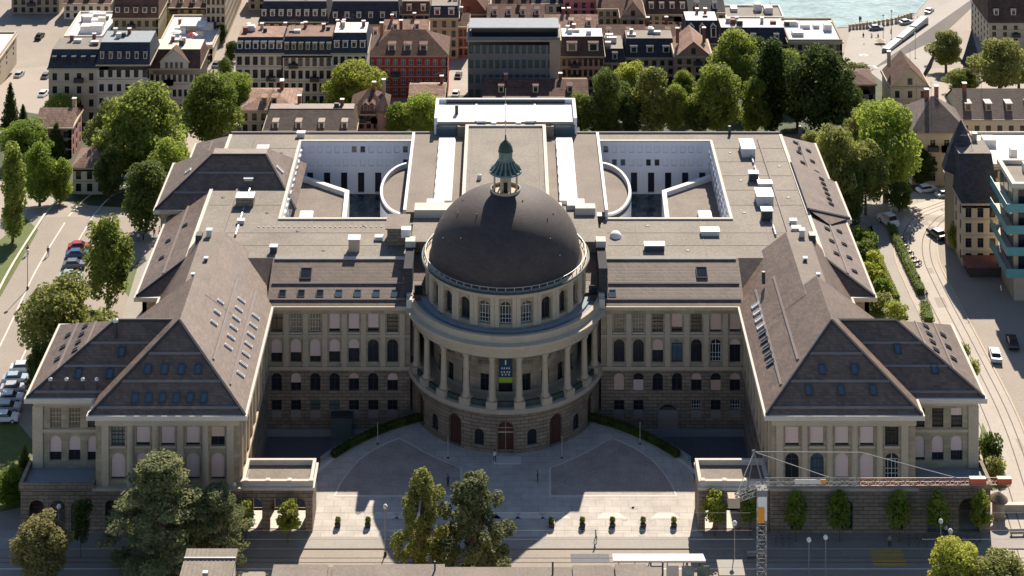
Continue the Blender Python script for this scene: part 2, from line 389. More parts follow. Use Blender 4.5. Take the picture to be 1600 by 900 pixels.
# two leaf-shaped cobbled panels framed in pale stone
def panel(sgn):
    oa = [PX(u, v) for u, v in [(525, 774), (532, 757), (545, 738), (562, 719), (585, 703), (608, 692), (624, 686)]]
    ob = [PX(u, v) for u, v in [(640, 694), (660, 706), (683, 717), (702, 725), (719, 731), (719, 774)]]
    P = [(sgn * -x if sgn > 0 else x, y) for x, y in oa + ob]
    inner = P; c = (sum(p[0] for p in P) / len(P), sum(p[1] for p in P) / len(P))
    outer = [(c[0] + (x - c[0]) * 1.035, c[1] + (y - c[1]) * 1.05) for x, y in P]
    MB().prism(inner, 0, .03).build('cobbled_panel', 'setts', plz)
    MB().ring(outer, inner, 0, .06 if sgn < 0 else .058).build('panel_border', 'pale_stone', plz)
panel(-1); panel(1)
for k in (-1, 1):
    pa = [(32.6 * math.sin(a), PC + 32.6 * math.cos(a)) for a in (k * (R(18) + R(44) * i / 16) for i in range(17))]
    strip('kerb_band', pa, .7, 'pale_stone', .032, plz)
for u in (600, 640, 760, 790, 828, 868, 955, 1040):        # pale chevrons let into the paving
    x, y = PX(u, 806); MB().add([(x - 2.2, y - .7, .036), (x + 2.2, y - .7, .036), (x + 1.1, y + .8, .036), (x - 1.1, y + .8, .036)], [(0, 1, 2, 3)]).build('pale_inlay', 'pale_stone', plz)
for u0, u1 in ((802, 812), (820, 829)): pass
x0, y0 = PX(792, 716); MB().box(x0 - 2.2, x0 + 2.2, y0 - 1.6, y0 + .3, 0, .14).build('door_step', 'pale_stone', plz)
# arc walls and hedges round the sunken yards
for k in (-1, 1):
    an = [k * (R(24) + R(32) * i / 18) for i in range(19)]
    o_ = [((PR + .02) * math.sin(a), PC + (PR + .02) * math.cos(a)) for a in an]; i_ = [((PR - .45) * math.sin(a), PC + (PR - .45) * math.cos(a)) for a in an]
    MB().prism(o_ + i_[::-1], 0, .55).build('edge_wall', 'walkway', plz)
# carriageway markings on the front street
def roadmark(name, u0, u1, v0, v1, m, parent, z=.018):
    (xa, ya), (xb, yb) = PX(u0, v1), PX(u1, v0); return MB().box(xa, xb, ya, yb, .0, z).build(name, m, parent)
road = bpy.data.objects['road']
rp_ = random.Random(3)
for i in range(14):
    x, y = rp_.uniform(-70, 70), rp_.uniform(-54, -39.5); a_, b_ = rp_.uniform(1, 3.5), rp_.uniform(.4, 1.0)
    MB().box(x - a_, x + a_, y - b_, y + b_, 0, .014).build('road_patch', 'pavement' if i % 3 else 'asphalt_dark', road)
for i in range(10):
    x, y = rp_.uniform(-26, 26), rp_.uniform(-36, -29); MB().lathe([(0, .034), (.4, .034), (.42, .02)], 10, c=(x, y)).build('manhole_cover', 'metal_dark', plz)
for i in range(5):
    x, y = PX(1345 + i * 0, 861 + i * 5.2); MB().box(51.2, 55.8, y - .28, y + .22, 0, .018).build('crossing_stripe', 'paint_yellow', road)
for v in (848, 856, 872, 879):
    y = PX(790, v)[1]; MB().box(-108, 108, y - .07, y + .07, 0, .03).build('tram_rail', 'steel_rail', road)
for u0, u1 in ((793, 795.5), (805, 807)): roadmark('road_line', u0, u1, 826, 858, 'paint_white', road)
y = PX(790, 889)[1]; MB().box(-108, 108, y - .09, y + .09, 0, .016).build('road_line', 'paint_white', road)
y = PX(790, 838)[1]; MB().box(-28, 28, y - .05, y + .05, 0, .017).build('road_line', 'paint_white', road)

# streets at the sides and below the hill
P_right = [(1640, 930), (1600, 800), (1555, 660), (1500, 545), (1452, 450), (1432, 400), (1437, 360), (1475, 330), (1560, 305), (1700, 290)]
sp_ = smooth_path([GP(*p)[:2] for p in P_right])
structure(draped('side_pavement', [(1500, 640), (1400, 470), (1392, 330), (1480, 305), (1640, 300), (1900, 560), (1900, 960), (1560, 960), (1530, 760)], 'concrete', .006))
rs = structure(strip('side_street', sp_, 7.6, 'concrete', .014))
for off in (-2.6, -1.2, 1.2, 2.6):
    L_, R_ = strip_pts(sp_, 2 * abs(off)); strip('tram_rail', L_ if off < 0 else R_, .16, 'steel_rail', .03, rs)
for i in range(12):
    c = sp_[2 + 4 * i] if 2 + 4 * i < len(sp_) else sp_[-3]; q = random.Random(i); x, y = c[0] + q.uniform(-3, 3), c[1] + q.uniform(-2, 2)
    MB().box(x - q.uniform(.3, 1), x + q.uniform(.3, 1), y - q.uniform(.6, 2), y + q.uniform(.6, 2), ground_z(y) - .1, ground_z(y) + .02).build('road_patch', 'asphalt', rs)
L_, R_ = strip_pts(sp_, 8.0)
strip('kerb', L_, .3, 'trim', .1, rs); strip('kerb', R_, .3, 'trim', .1, rs)
rp = structure(strip('garden_path', smooth_path([GP(*p)[:2] for p in [(1492, 640), (1450, 540), (1405, 455), (1385, 400), (1372, 352)]]), 3.2, 'pavement', .02))
P_left = [(-160, 860), (-60, 660), (10, 520), (55, 425), (100, 350), (150, 300), (235, 285)]
lp_ = smooth_path([GP(*p)[:2] for p in P_left])
ls = structure(strip('parking_street', lp_, 9.5, 'asphalt', .014))
strip('road_line', lp_, .3, 'pale_stone', .022, ls)
L_, R_ = strip_pts(lp_, 9.6); strip('kerb', L_, .45, 'pale_stone', .35, ls); strip('kerb', R_, .3, 'pale_stone', .12, ls)
structure(strip('valley_street', smooth_path([GP(*p)[:2] for p in [(40, 200), (50, 140), (58, 80), (75, 10), (95, -60)]]), 12, 'asphalt', .02))
structure(draped('quay', [(1300, 150), (1420, 160), (1470, 60), (1600, -20), (1600, -60), (1480, -50), (1428, 26), (1330, 44)], 'pavement', .02))
structure(draped('valley_street_east', [(1470, 60), (1530, 120), (1640, 60), (1640, -60), (1580, -60)], 'asphalt', .03))
structure(MB().prism([PX(u, v, -23.9) for u, v in [(1085, 56), (1330, 42), (1428, 24), (1500, -60), (1500, -260), (600, -260), (900, -60)]], -25.5, -23.9).build('river', 'water'))
for nm, pl in (('lawn', [(185, 440), (228, 395), (238, 420), (205, 470)]), ('lawn', [(-60, 470), (0, 375), (40, 340), (60, 360), (-20, 500)]),
               ('lawn', [(-40, 760), (-40, 690), (20, 650), (52, 690), (44, 790), (0, 800)]), ('garden_bed', [(1330, 480), (1322, 372), (1362, 352), (1392, 460), (1420, 500), (1380, 510)]),
               ('garden_bed', [(1528, 700), (1535, 660), (1580, 760), (1540, 770)]),
               ('garden_slope', [(-60, 260), (40, 175), (130, 190), (180, 250), (290, 230), (290, 330), (120, 320), (0, 350)]),
               ('garden_slope', [(600, 210), (700, 150), (905, 140), (1080, 110), (1340, 80), (1420, 160), (1440, 300), (1330, 350), (1250, 210)])):
    draped(nm, pl, 'undergrowth' if 'slope' in nm else 'grass', .02)
draped('forecourt_path', [(190, 500), (222, 395), (262, 372), (258, 470), (225, 510)], 'pavement', .03)

# ================================================================== THE DOMED BUILDING
B = empty('university_building', label='huge sandstone building with slate dome, columned rotunda and two inner courts', cat='building')
def part(name, mb, m, parent=None, smooth=False, label=None):
    o = mb.build(name, m, parent or B, smooth=smooth)
    if label: o['label'] = label
    return o
ZE, ZF, ZB = 17.1, 20.8, 6.6         # eaves, flat roof, base storey
def op(u, w, z, h, arch=False, **k): return dict(u=u, w=w, z=z, h=h, arch=arch, **k)

# --- facades of the two wings either side of the rotunda
L1 = [dict(glass='glass_warm'), dict(style='grid', glass='glass_warm', frame='cream_light'), dict(style='grid', glass='glass_warm', frame='cream_light'), dict(blind=.86), dict(blind=.86), dict(blind=.8), dict(glass='glass_warm', style='grid')]
L2 = [dict(blind=.62), dict(blind=.6), dict(blind=.76), dict(blind=.56), dict(blind=.42), {}, {}]
L3 = [{}, dict(blind=.56), {}, {}, dict(blind=.34, bmat='blind_warm'), {}, dict(blind=.42)]
L4 = [{}, {}, dict(glass='glass_green', style='grid'), dict(glass='glass_green'), {}, {}, {}]
R1 = [dict(style='grid', glass='glass_warm', frame='cream'), dict(style='grid', glass='glass_warm', frame='cream'), dict(style='grid', glass='glass_warm'), dict(blind=.76, bmat='blind_warm'), dict(style='grid', glass='glass_warm'), dict(blind=.92, bmat='blind_warm'), dict(blind=.9, bmat='blind_warm')]
R2 = [{}, {}, dict(blind=.5, bmat='blind_warm'), dict(glass='glass_sky'), {}, dict(style='grid', frame='metal_light'), dict(blind=.26)]
R3 = [dict(blind=.98, bmat='blind_warm'), dict(blind=.6, low=True), {}, {}, dict(blind=.4, bmat='blind_warm'), dict(blind=.58, low=True, bmat='blind_warm'), dict(blind=.4, bmat='blind_warm')]
R4 = [{}, {}, None, None, dict(style='grid', frame='metal_light'), {}, dict(style='grid', frame='metal_light')]
for sg in (-1, 1):
    f = flat(-38.0 if sg < 0 else 15.2, -3.2, 0)
    xs = [-36.5 + 3.08 * i for i in range(7)] if sg < 0 else [18.1 + 3.08 * i for i in range(7)]
    off = 38.0 if sg < 0 else -15.2
    rows = (L1, L2, L3, L4) if sg < 0 else (R1, R2, R3, R4)
    ops = []
    for i, x in enumerate(xs):
        u = x + off
        ops.append(op(u, 1.75, 12.6, 2.85, **rows[0][i])); ops.append(op(u, 1.75, 7.75, 3.65, True, **rows[1][i]))
        ops.append(op(u, 1.65, 3.15, 2.85, True, **rows[2][i]))
        if rows[3][i] is not None: ops.append(op(u, 1.6, -1.2, 2.9, **rows[3][i]))
    if sg > 0: ops.append(op(xs[2] + 1.6 + off, 3.2, -3.9, 4.9, True, name='gate', glass='dark_interior', frame='frame_dark', dep=1.2))
    facade(B, f, 0, 22.8, ZB, 16.5, [o for o in ops if o['z'] > ZB], 'stone')
    facade(B, f, 0, 22.8, -4.0, ZB, [o for o in ops if o['z'] < ZB], 'rustic')
    xa, xb = (-38, -15.2) if sg < 0 else (15.2, 38)
    part('string_course', MB().box(xa, xb, -3.55, -3.2, 6.6, 7.15), 'trim')
    part('frieze', MB().box(xa, xb, -3.38, -3.2, 15.55, 16.5), 'stone')
    part('sill_band', MB().box(xa, xb, -3.34, -3.2, 11.75, 12.15), 'trim')
    part('plinth', MB().box(xa, xb, -3.5, -3.2, -4, -2.9), 'walkway')
    for i in range(8):
        x = xs[0] - 1.54 + 3.08 * i
        if abs(x) < 15.6 or abs(x) > 37.6: continue
        part('pilaster', MB().box(x - .42, x + .42, -3.44, -3.2, 7.15, 15.55), 'trim')
    for x in xs: part('window_sill', MB().box(x - 1.05, x + 1.05, -3.46, -3.2, 12.3, 12.6), 'trim')
# glazed box in the left yard
gx, gy = PX(538, 660, -4); part('glazed_porch', MB().box(gx - 1.6, gx + 1.6, -4.6, -3.2, -4, -.4), 'glass_green'); part('porch_frame', MB().box(gx - 1.75, gx + 1.75, -4.75, -3.2, -.4, -.05), 'metal_dark')

# --- rotunda
f = curved(0, 0, 15.2); RB = 15.2; ops = []
for k in range(-5, 6):
    a = R(15.5) * k
    if k == 0: ops.append(op(a * RB, 2.5, .15, 4.75, True, name='door', glass='door_wood', frame='trim', dep=.7))
    elif k % 2 == 0: ops.append(op(a * RB, 2.3, .15, 4.75, True, name='door', glass='door_wood', frame='frame_dark', dep=.7))
    elif abs(k) < 5: ops.append(op(a * RB, 1.5, 1.0, 2.5, True, style='plain', frame='frame_dark'))
facade(B, f, R(-95) * RB, R(95) * RB, -4, 6.3, ops, 'rustic', du=.7)
for k in (-3, -1, 1, 3):
    a = R(15.5) * k; x, y = 15.24 * math.sin(a), -15.24 * math.cos(a)
    b = MB().box(-.55, .55, -.06, .02, -.38, .38); part('plaque', b, 'copper_dark'); o = B.children[-1]; o.location = (x, y, 4.75); o.rotation_euler = (0, 0, a)
fx, fy = 0, -14.6
part('fanlight_bar', MB().box(-1.2, 1.2, -14.7, -14.5, 2.9, 3.1), 'trim')
part('balcony', MB().lathe([(11, 6.3), (15.9, 6.3), (16.0, 6.6), (15.7, 6.9), (11, 6.9)], 96), 'trim')
part('portico_wall_base', MB().lathe([(11.72, 6.9), (11.72, 7.6)], 72), 'trim')
f = curved(0, 0, 11.6); ops = []
for k in range(-4, 5):
    a = R(16.2) * k * 11.6
    if k == 0: ops.append(op(0, 2.2, 7.0, 3.0, name='door', glass='dark_interior', frame='frame_dark', dep=.6))
    else: ops.append(op(a, 1.5, 7.2, 2.9, dep=.5, frame='frame_dark'))
facade(B, f, R(-100) * 11.6, R(100) * 11.6, 6.9, 14.7, ops, 'stone', du=.6)
for k in range(-4, 5):                       # relief panels over the portico doors
    if k == 0: continue
    a = R(16.2) * k; o = part('relief_panel', MB().box(-1.0, 1.0, -.1, .05, 11.6, 13.6), 'rustic'); o.location = (11.6 * math.sin(a), -11.6 * math.cos(a), 0); o.rotation_euler = (0, 0, a)
bb = part('banner', MB().box(-1.05, 1.05, -12.6, -12.55, 9.3, 13.8), 'banner_blue', label='dark blue banner with green bands hung in the portico')
MB().box(-1.05, 1.05, -12.63, -12.6, 9.5, 10.3).build('green_band', 'banner_green', bb); MB().box(-.95, .95, -12.63, -12.6, 13.3, 13.5).build('green_band', 'banner_green', bb)
for i, (zz, ws) in enumerate(((12.6, (0,)), (11.7, (-.55, -.2, .2, .55)), (11.1, (-.6, -.2, .25, .6)), (10.7, (-.5, 0, .5)))):
    for x in ws: MB().box(x - .1, x + .1, -12.63, -12.6, zz - (.35 if i == 0 else .12), zz + (.35 if i == 0 else .12)).build('print_mark', 'white', bb)
colm = MB().lathe([(.0, 0), (.72, 0), (.72, .35), (.55, .5), (.5, 2.5), (.43, 6.1), (.6, 6.4), (.7, 6.75), (0, 6.75)], 14).mesh('column', 'trim', True)
pedm = MB().box(-.85, .85, -.85, .85, 0, 1.05).mesh('pedestal', 'trim')
angs = [R(8.1 + 16.2 * k) for k in range(-5, 5)] + [R(-89), R(89)]
for a in angs:
    x, y = 14.75 * math.sin(a), -14.75 * math.cos(a)
    link('column', colm, B, (x, y, 7.9), a); link('pedestal', pedm, B, (x, y, 6.88), a)
for a0, a1 in zip(sorted(angs), sorted(angs)[1:]):
    part('balustrade', MB().lathe([(14.95, 6.9), (14.95, 7.75), (14.6, 7.75), (14.6, 6.9)], 6, a0 + R(3.2), a1 - R(3.2)), 'copper_dark')
part('portico_ceiling', MB().lathe([(11.4, 14.62), (15.4, 14.62)], 72), 'trim')
part('entablature', MB().lathe([(14.2, 14.65), (15.3, 14.65), (15.3, 15.2), (15.45, 15.25), (15.45, 16.1), (16.1, 16.35), (16.5, 16.55), (16.5, 16.95), (15.6, 17.1)], 96), 'trim')
part('blocking_course', MB().lathe([(16.0, 17.0), (15.7, 17.0), (15.55, 17.25), (15.55, 18.1), (14.95, 18.1), (14.95, 17.45)], 96), 'trim')
part('gutter', MB().lathe([(16.3, 16.96), (16.2, 17.0), (15.72, 17.03)], 96), 'zinc')
part('walkway', MB().lathe([(14.96, 17.45), (12.6, 17.5)], 96), 'walkway')
part('walkway_step', MB().lathe([(13.8, 17.47), (13.8, 17.8), (12.6, 17.82)], 96), 'walkway')
for sg in (-1, 1):
    x = sg * 15.7; part('ornament_pedestal', MB().box(x - .7, x + .7, -1.2, .2, 16.9, 19.0), 'trim_light')
    part('ball_ornament', MB().lathe([(0, 19.0), (.35, 19.05), (.75, 19.5), (.8, 19.9), (.6, 20.3), (0, 20.5)], 14, c=(x, -.5)), 'trim_light', smooth=True)
    for yy, zz in ((-2.6, 18.6), (-4.0, 18.4)): part('scroll_block', MB().box(sg * 15.3 - .45, sg * 15.3 + .45, yy - .7, yy + .7, 17.0, zz), 'trim_light')
# drum
RD = 12.7; f = curved(0, 0, RD); ops = []
for k in range(24):
    st = dict(style='grid', frame='metal_light') if k in (0, 1, 23) else dict(frame='frame_dark')
    ops.append(op((R(15) * (k if k < 12 else k - 24)) * RD, 1.75, 18.5, 3.5, True, dep=.7, **st))
facade(B, f, -math.pi * RD + .0, math.pi * RD, 17.5, 22.9, [o for o in ops if abs(o['u']) < math.pi * RD - 1], 'stone', du=.55)
plm = MB().box(-.32, .32, -.22, .1, 0, 4.6).mesh('pilaster', 'trim')
for k in range(24):
    for dd in (-2.4, 2.4):
        a = R(7.5 + 15 * k + dd * .62); link('pilaster', plm, B, (RD * math.sin(a), -RD * math.cos(a), 18.1), a)
part('drum_cornice', MB().lathe([(12.6, 22.6), (12.95, 22.6), (13.0, 22.9), (13.45, 23.1), (13.5, 23.35), (13.1, 23.45), (12.0, 23.5)], 96), 'trim')
part('drum_gutter', MB().lathe([(13.42, 23.36), (13.5, 23.62), (13.3, 23.62), (13.2, 23.42)], 96), 'copper_dark')
for k in range(60):
    a = R(6) * k; part('gallery_post', MB().tube((12.95 * math.sin(a), -12.95 * math.cos(a), 23.4), (12.95 * math.sin(a), -12.95 * math.cos(a), 24.25), .09, n=4), 'metal_grey')
part('gallery_rail', MB().lathe([(12.98, 24.2), (12.98, 24.3), (12.9, 24.3), (12.9, 24.2)], 72), 'metal_grey')
# dome and lantern
prof = [(12.35, 23.45), (12.2, 23.75)] + [(12.05 * math.cos(t), 23.6 + 10.4 * math.sin(t)) for t in (R(1.5 + 2.8 * i) for i in range(29))]
part('dome', MB().lathe(prof, 96), 'dome_slate', smooth=True)
hk = MB().box(-.06, .06, -.16, .0, -.05, .12).mesh('ladder_hook', 'metal_dark')
for i in range(8):
    t = R(18 + 7.5 * i); n = int(40 * math.cos(t))
    for k in range(n):
        if random.random() < .35: continue
        a = 2 * math.pi * (k + .5 * (i % 2)) / n
        if math.cos(a) < -.35: continue
        if random.random() < .22: link('ladder_hook', hk, B, (12.07 * math.cos(t) * math.sin(a), -12.07 * math.cos(t) * math.cos(a), 23.62 + 10.42 * math.sin(t)), a)
part('lantern_gallery', MB().lathe([(0, 33.5), (2.7, 33.5), (2.75, 33.9), (2.75, 34.55), (2.6, 34.55), (2.6, 34.0), (0, 34.0)], 32), 'trim')
part('lantern_core', MB().lathe([(.72, 34), (.72, 37.2)], 16), 'trim')
part('lantern_door', MB().box(-.34, .34, -.82, -.66, 34.0, 35.6), 'dark_interior')
for k in range(8):
    a = R(22.5 + 45 * k); part('lantern_column', MB().tube((2.2 * math.sin(a), -2.2 * math.cos(a), 34), (2.2 * math.sin(a), -2.2 * math.cos(a), 37.1), .17, n=8), 'trim')
part('lantern_skirt', MB().lathe([(2.0, 37.05), (2.75, 37.05), (2.8, 37.3), (1.9, 38.0), (1.35, 38.9)], 48), 'copper_dark')
for k in range(16):
    a = R(22.5 * k); s_, c_ = math.sin(a), -math.cos(a)
    part('skirt_rib', MB().tube((2.8 * s_, 2.8 * c_, 37.35), (1.92 * s_, 1.92 * c_, 38.08), .2, .17, 5).tube((1.92 * s_, 1.92 * c_, 38.08), (1.37 * s_, 1.37 * c_, 38.95), .17, .12, 5), 'copper')
part('lantern_ring', MB().lathe([(2.7, 37.0), (3.0, 37.12), (2.95, 37.36), (2.7, 37.4)], 32), 'copper')
part('lantern_neck', MB().lathe([(1.35, 38.8), (1.25, 39.2), (1.25, 40.2), (1.4, 40.35), (1.35, 40.5)], 24), 'copper')
part('lantern_cap', MB().lathe([(1.3, 40.5), (1.25, 41.0), (.95, 41.6), (.5, 42.0), (.18, 42.2), (.12, 43.0), (0, 43.1)], 24), 'copper_dark', smooth=True)
part('flagpole', MB().tube((0, 0, 43), (0, 0, 50.5), .07, .04), 'metal_light')

for o in B.children:
    if o.name.startswith(('lantern', 'skirt', 'flagpole')): o.scale = (.88, .88, 1); o.location.z = -.35
# --- pitched roofs
def face_pt(F, s, t):
    A, Bq, Cq, D = F; return A.lerp(Bq, s).lerp(D.lerp(Cq, s), t)
def face_mat(F, s, t, lift=0.):
    A, Bq, Cq, D = F; x = (Bq - A).normalized(); n = x.cross((D.lerp(Cq, .5)) - A.lerp(Bq, .5)).normalized()
    if n.z < 0: n = -n; x = -x
    y = n.cross(x); p = face_pt(F, s, t) + n * lift
    return Matrix(((x.x, y.x, n.x, p.x), (x.y, y.y, n.y, p.y), (x.z, y.z, n.z, p.z), (0, 0, 0, 1)))
SK = {}
def skylight(F, s, t, w_=.8, h_=1.25, gl='glass_sky', parent=None, open_=False):
    k = (w_, h_, gl)
    if k not in SK:
        SK[k] = (MB().ring(rect(-w_ / 2 - .1, w_ / 2 + .1, -h_ / 2 - .1, h_ / 2 + .1), rect(-w_ / 2, w_ / 2, -h_ / 2, h_ / 2), -.1, .22).mesh('skylight', 'metal_light' if gl == 'glass_white' else 'metal_dark'),
                 MB().box(-w_ / 2, w_ / 2, -h_ / 2, h_ / 2, .05, .14).mesh('pane', gl))
    o = link('skylight', SK[k][0], parent or B, mw=face_mat(F, s, t)); link('pane', SK[k][1], o); return o
def ledge(F, t, s0=0., s1=1., m='ledge', wd=.32, parent=None):
    p, q = face_pt(F, s0, t), face_pt(F, s1, t); M = face_mat(F, .5, t); L_ = (q - p).length
    x = (q - p).normalized(); n = Vector((M[0][2], M[1][2], M[2][2])); y = n.cross(x); c = (p + q) / 2
    MM = Matrix(((x.x, y.x, n.x, c.x), (x.y, y.y, n.y, c.y), (x.z, y.z, n.z, c.z), (0, 0, 0, 1)))
    return MB().box(-L_ / 2, L_ / 2, -wd / 2, wd / 2, -.05, .16).build('snow_guard', m, parent or B, mw=MM)
def edge_cap(p, q, m='zinc', r=.27): part('hip_cap', MB().tube(p, q, r, n=5), m)
V3 = lambda *a: Vector(a)
def chimney(x, y, z, w_=.7, h_=2.0, m='trim_light', d_=None):
    d_ = d_ or w_; o = part('chimney', MB().box(x - w_ / 2, x + w_ / 2, y - d_ / 2, y + d_ / 2, z - 1, z + h_), m)
    MB().box(x - w_ / 2 - .1, x + w_ / 2 + .1, y - d_ / 2 - .1, y + d_ / 2 + .1, z + h_, z + h_ + .18).build('chimney_cap', 'metal_light', o)
for sg in (-1, 1):
    X = lambda x: sg * -x                     # written for the left side, mirrored for the right
    def face(a, b, c, d): return (a, b, c, d) if sg < 0 else (b, a, d, c)
    P = lambda x, y, z: V3(X(x), y, z)
    # outer pavilion
    a, b, c, d_ = P(-69.4, -31.0, ZE), P(-48, -31.0, ZE), P(-48, -9.9, ZE), P(-69.4, -9.9, ZE)
    r0, r1 = P(-58.3, -22.4, 24.0), P(-48, -22.4, 24.0)
    part('roof_slope', MB().add([a, b, r1, r0], [(0, 1, 2, 3)]), 'slate'); part('roof_slope', MB().add([c, d_, r0, r1], [(0, 1, 2, 3)]), 'slate')
    part('roof_slope', MB().add([d_, a, r0], [(0, 1, 2)]), 'slate')
    F = (P(-69.4, -31.0, ZE), P(-59.2, -31.0, ZE), P(-48.1, -22.4, 24.0), P(-58.3, -22.4, 24.0)); Ff = F
    for t in (.07, .40, .70): ledge(F, t, .0, 1.0)
    edge_cap(a, r0); edge_cap(r0, r1)
    Fl = (d_, a, r0, r0)
    ledge(Fl, .33); ledge(Fl, .66)
    for i in range(7): skylight(Fl, .12 + .11 * i, .25 if i % 2 else .5, .6, .8, 'glass')
    if sg < 0:
        for s_, t in ((.35, .3), (.8, .3), (.62, .58)): skylight(F, s_, t)
        for s_ in (.22, .45, .68, .88):
            p = face_pt(F, s_, .09); part('vent_pipe', MB().tube(p, p + V3(0, 0, 1.5), .16), 'metal_dark'); part('vent_cowl', MB().lathe([(0, 1.5), (.3, 1.5), (.28, 1.75), (0, 1.95)], 8), 'metal_light').location = p
        p = face_pt(F, .28, .78); part('chimney', MB().tube(p - V3(0, 0, .5), p + V3(0, 0, 2.3), .28, n=8), 'metal_dark'); part('vent_cowl', MB().lathe([(0, 2.3), (.45, 2.3), (.4, 2.6), (0, 2.85)], 8), 'metal_light').location = p
    else:
        for s_, t in ((.45, .62), (.25, .36)): skylight(F if sg < 0 else face(*F), 1 - s_, t)
    # inner pavilion
    a, b = P(-59.4, -35.5, ZE), P(-37.2, -35.5, ZE); ap = P(-48.3, -25.0, 25.3); rb = P(-48.3, -11, 25.3)
    c, d_ = P(-37.2, -11, ZE), P(-59.4, -11, ZE)
    part('roof_slope', MB().add([a, b, ap], [(0, 1, 2)]), 'slate'); part('roof_slope', MB().add([b, c, rb, ap], [(0, 1, 2, 3)]), 'slate')
    part('roof_slope', MB().add([d_, a, ap, rb], [(0, 1, 2, 3)]), 'slate'); part('roof_end', MB().add([c, d_, rb], [(0, 1, 2)]), 'slate')
    F = (a, b, ap, ap)
    for t in (.07, .345, .64): ledge(F, t, .01, .99)
    edge_cap(a, ap); edge_cap(b, ap)
    if sg < 0:
        for i in range(6): skylight(F, .235 + .107 * i, .17)
        for i in range(4): skylight(F, .19 + .207 * i, .47)
    else:
        for i in range(3): skylight(F, .22 + .28 * i, .25)
        for i in range(2): skylight(F, .3 + .4 * i, .47)
    # wing behind it
    q = [P(-55.4, 0, ZE), P(-49.9, 0, 23.8), P(-46.2, 0, 23.8), P(-37.2, 0, ZE)]
    at = lambda p, y: V3(p.x, y, p.z)
    for i, mm in ((0, 'slate'), (1, 'gravel_brown'), (2, 'slate')):
        part('roof_slope' if i != 1 else 'ridge_deck', MB().add([at(q[i], -14), at(q[i], 7), at(q[i + 1], 7), at(q[i + 1], -14)], [(0, 1, 2, 3)]), mm)
    part('roof_end', MB().add([at(k, 7) for k in q], [(0, 1, 2, 3)]), 'slate')
    Fr = (P(-37.2, -31, ZE), P(-37.2, -4, ZE), P(-46.2, -4, 23.8), P(-46.2, -31, 23.8))
    for t in (.3, .62): ledge((P(-37.2, -34, ZE), P(-37.2, -3, ZE), P(-46.2, -3, 23.8), P(-46.2, -25, 23.8)), t)
    if sg < 0:
        for i in range(7): skylight(Fr, .14 + .105 * i, .2, .26, 1.2, 'glass_white')
        for i in range(6): skylight(Fr, .30 + .105 * i, .47, .26, 1.2, 'glass_white')
        for i in range(3): skylight(Fr, .42 + .12 * i, .76, .26, 1.0, 'glass_white')
    else:
        for i in range(9): skylight(Fr, .24 + .08 * i, .24, .6, 1.2, 'glass_white' if i > 4 else 'glass_sky')
    part('vent_box', MB().box(X(-50.2) - .5, X(-50.2) + .5, 4.5, 6, 22, 24.4), 'metal_dark'); chimney(X(-48.6), 5.6, 23.2, .8, 1.6)
    chimney(X(-47.8), -3, 23.2, .5, 1.0, 'metal_dark'); chimney(X(-48.9), -9, 23.2, .4, 1.3, 'metal_dark')
    # eaves cornices
    rr = lambda x0, x1, y0, y1: rect(min(X(x0), X(x1)), max(X(x0), X(x1)), y0, y1)
    part('cornice', MB().ring(rr(-69.75, -45, -31.35, -9.6), rr(-68.6, -46, -30.3, -10.7), 16.4, 17.08), 'trim_light')
    part('cornice', MB().ring(rr(-59.75, -36.85, -35.85, -8), rr(-58.6, -38, -34.8, -9), 16.41, 17.07), 'trim_light')
    part('cornice', MB().box(*sorted((X(-38), X(-36.86))), -8, -4.3, 16.42, 17.06), 'trim_light'); part('cornice', MB().box(*sorted((X(-54.6), X(-55.75))), -9.6, -1.3, 16.42, 17.06), 'trim_light')
    # pavilion walls
    f = flat(-58.6 if sg < 0 else 38.0, -34.8, 0); ops = []
    wx = [3.55 + 3.57 * i - .36 for i in range(5)] if sg < 0 else [2.95 + 3.57 * i for i in range(5)]
    bl1 = [dict(glass='glass_green', style='grid'), dict(blind=.86), dict(blind=.9), dict(blind=.88), dict(blind=.55, bmat='blind_warm')] if sg < 0 else [dict(blind=.9)] * 4 + [dict(style='grid')]
    bl2 = [dict(blind=.94)] * 5 if sg < 0 else [{}, dict(glass='glass_sky', style='grid'), dict(blind=.94), dict(blind=.96), dict(style='grid', frame='metal_light')]
    for i, u in enumerate(wx):
        ops.append(op(u, 1.95, 12.3, 2.7, **bl1[i])); ops.append(op(u, 1.95, 7.5, 3.75, True, **bl2[i]))
    facade(B, f, 0, 20.6, 6.0, 16.5, ops, 'stone')
    x0 = -58.6 if sg < 0 else 38.0
    for i in range(6):
        x = x0 + wx[0] - 1.785 + 3.57 * i
        if i in (0, 5): part('corner_pier', MB().box(x - .5, x + .5, -35.15, -34.8, 6.6, 15.4), 'trim')
        else: part('half_column', MB().tube((x, -34.9, 6.6), (x, -34.9, 15.4), .52, .45, 10), 'trim', smooth=False)
    part('frieze', MB().box(x0 - .02, x0 + 20.62, -35.3, -34.8, 15.4, 16.4), 'trim')
    for u in wx: part('window_sill', MB().box(x0 + u - 1.2, x0 + u + 1.2, -35.0, -34.8, 12.0, 12.3), 'trim')
    # inner flank of the wing, facing the forecourt
    f = flat(-38, -34.8, R(90)) if sg < 0 else flat(38, -3.2, R(-90)); ops = []
    for i in range(8):
        u = 3.2 + 3.6 * i
        ops.append(op(u, 1.75, 12.4, 2.8, **(dict(blind=.8) if i % 3 == 1 else {}))); ops.append(op(u, 1.75, 7.6, 3.65, True, **(dict(blind=.6) if i % 4 == 2 else {}))); ops.append(op(u, 1.6, 2.8, 2.8, True)); ops.append(op(u, 1.5, -1.2, 2.6))
    facade(B, f, 0, 31.6, ZB, 16.5, [o for o in ops if o['z'] > ZB], 'stone'); facade(B, f, 0, 31.6, -4, ZB, [o for o in ops if o['z'] < ZB], 'rustic')
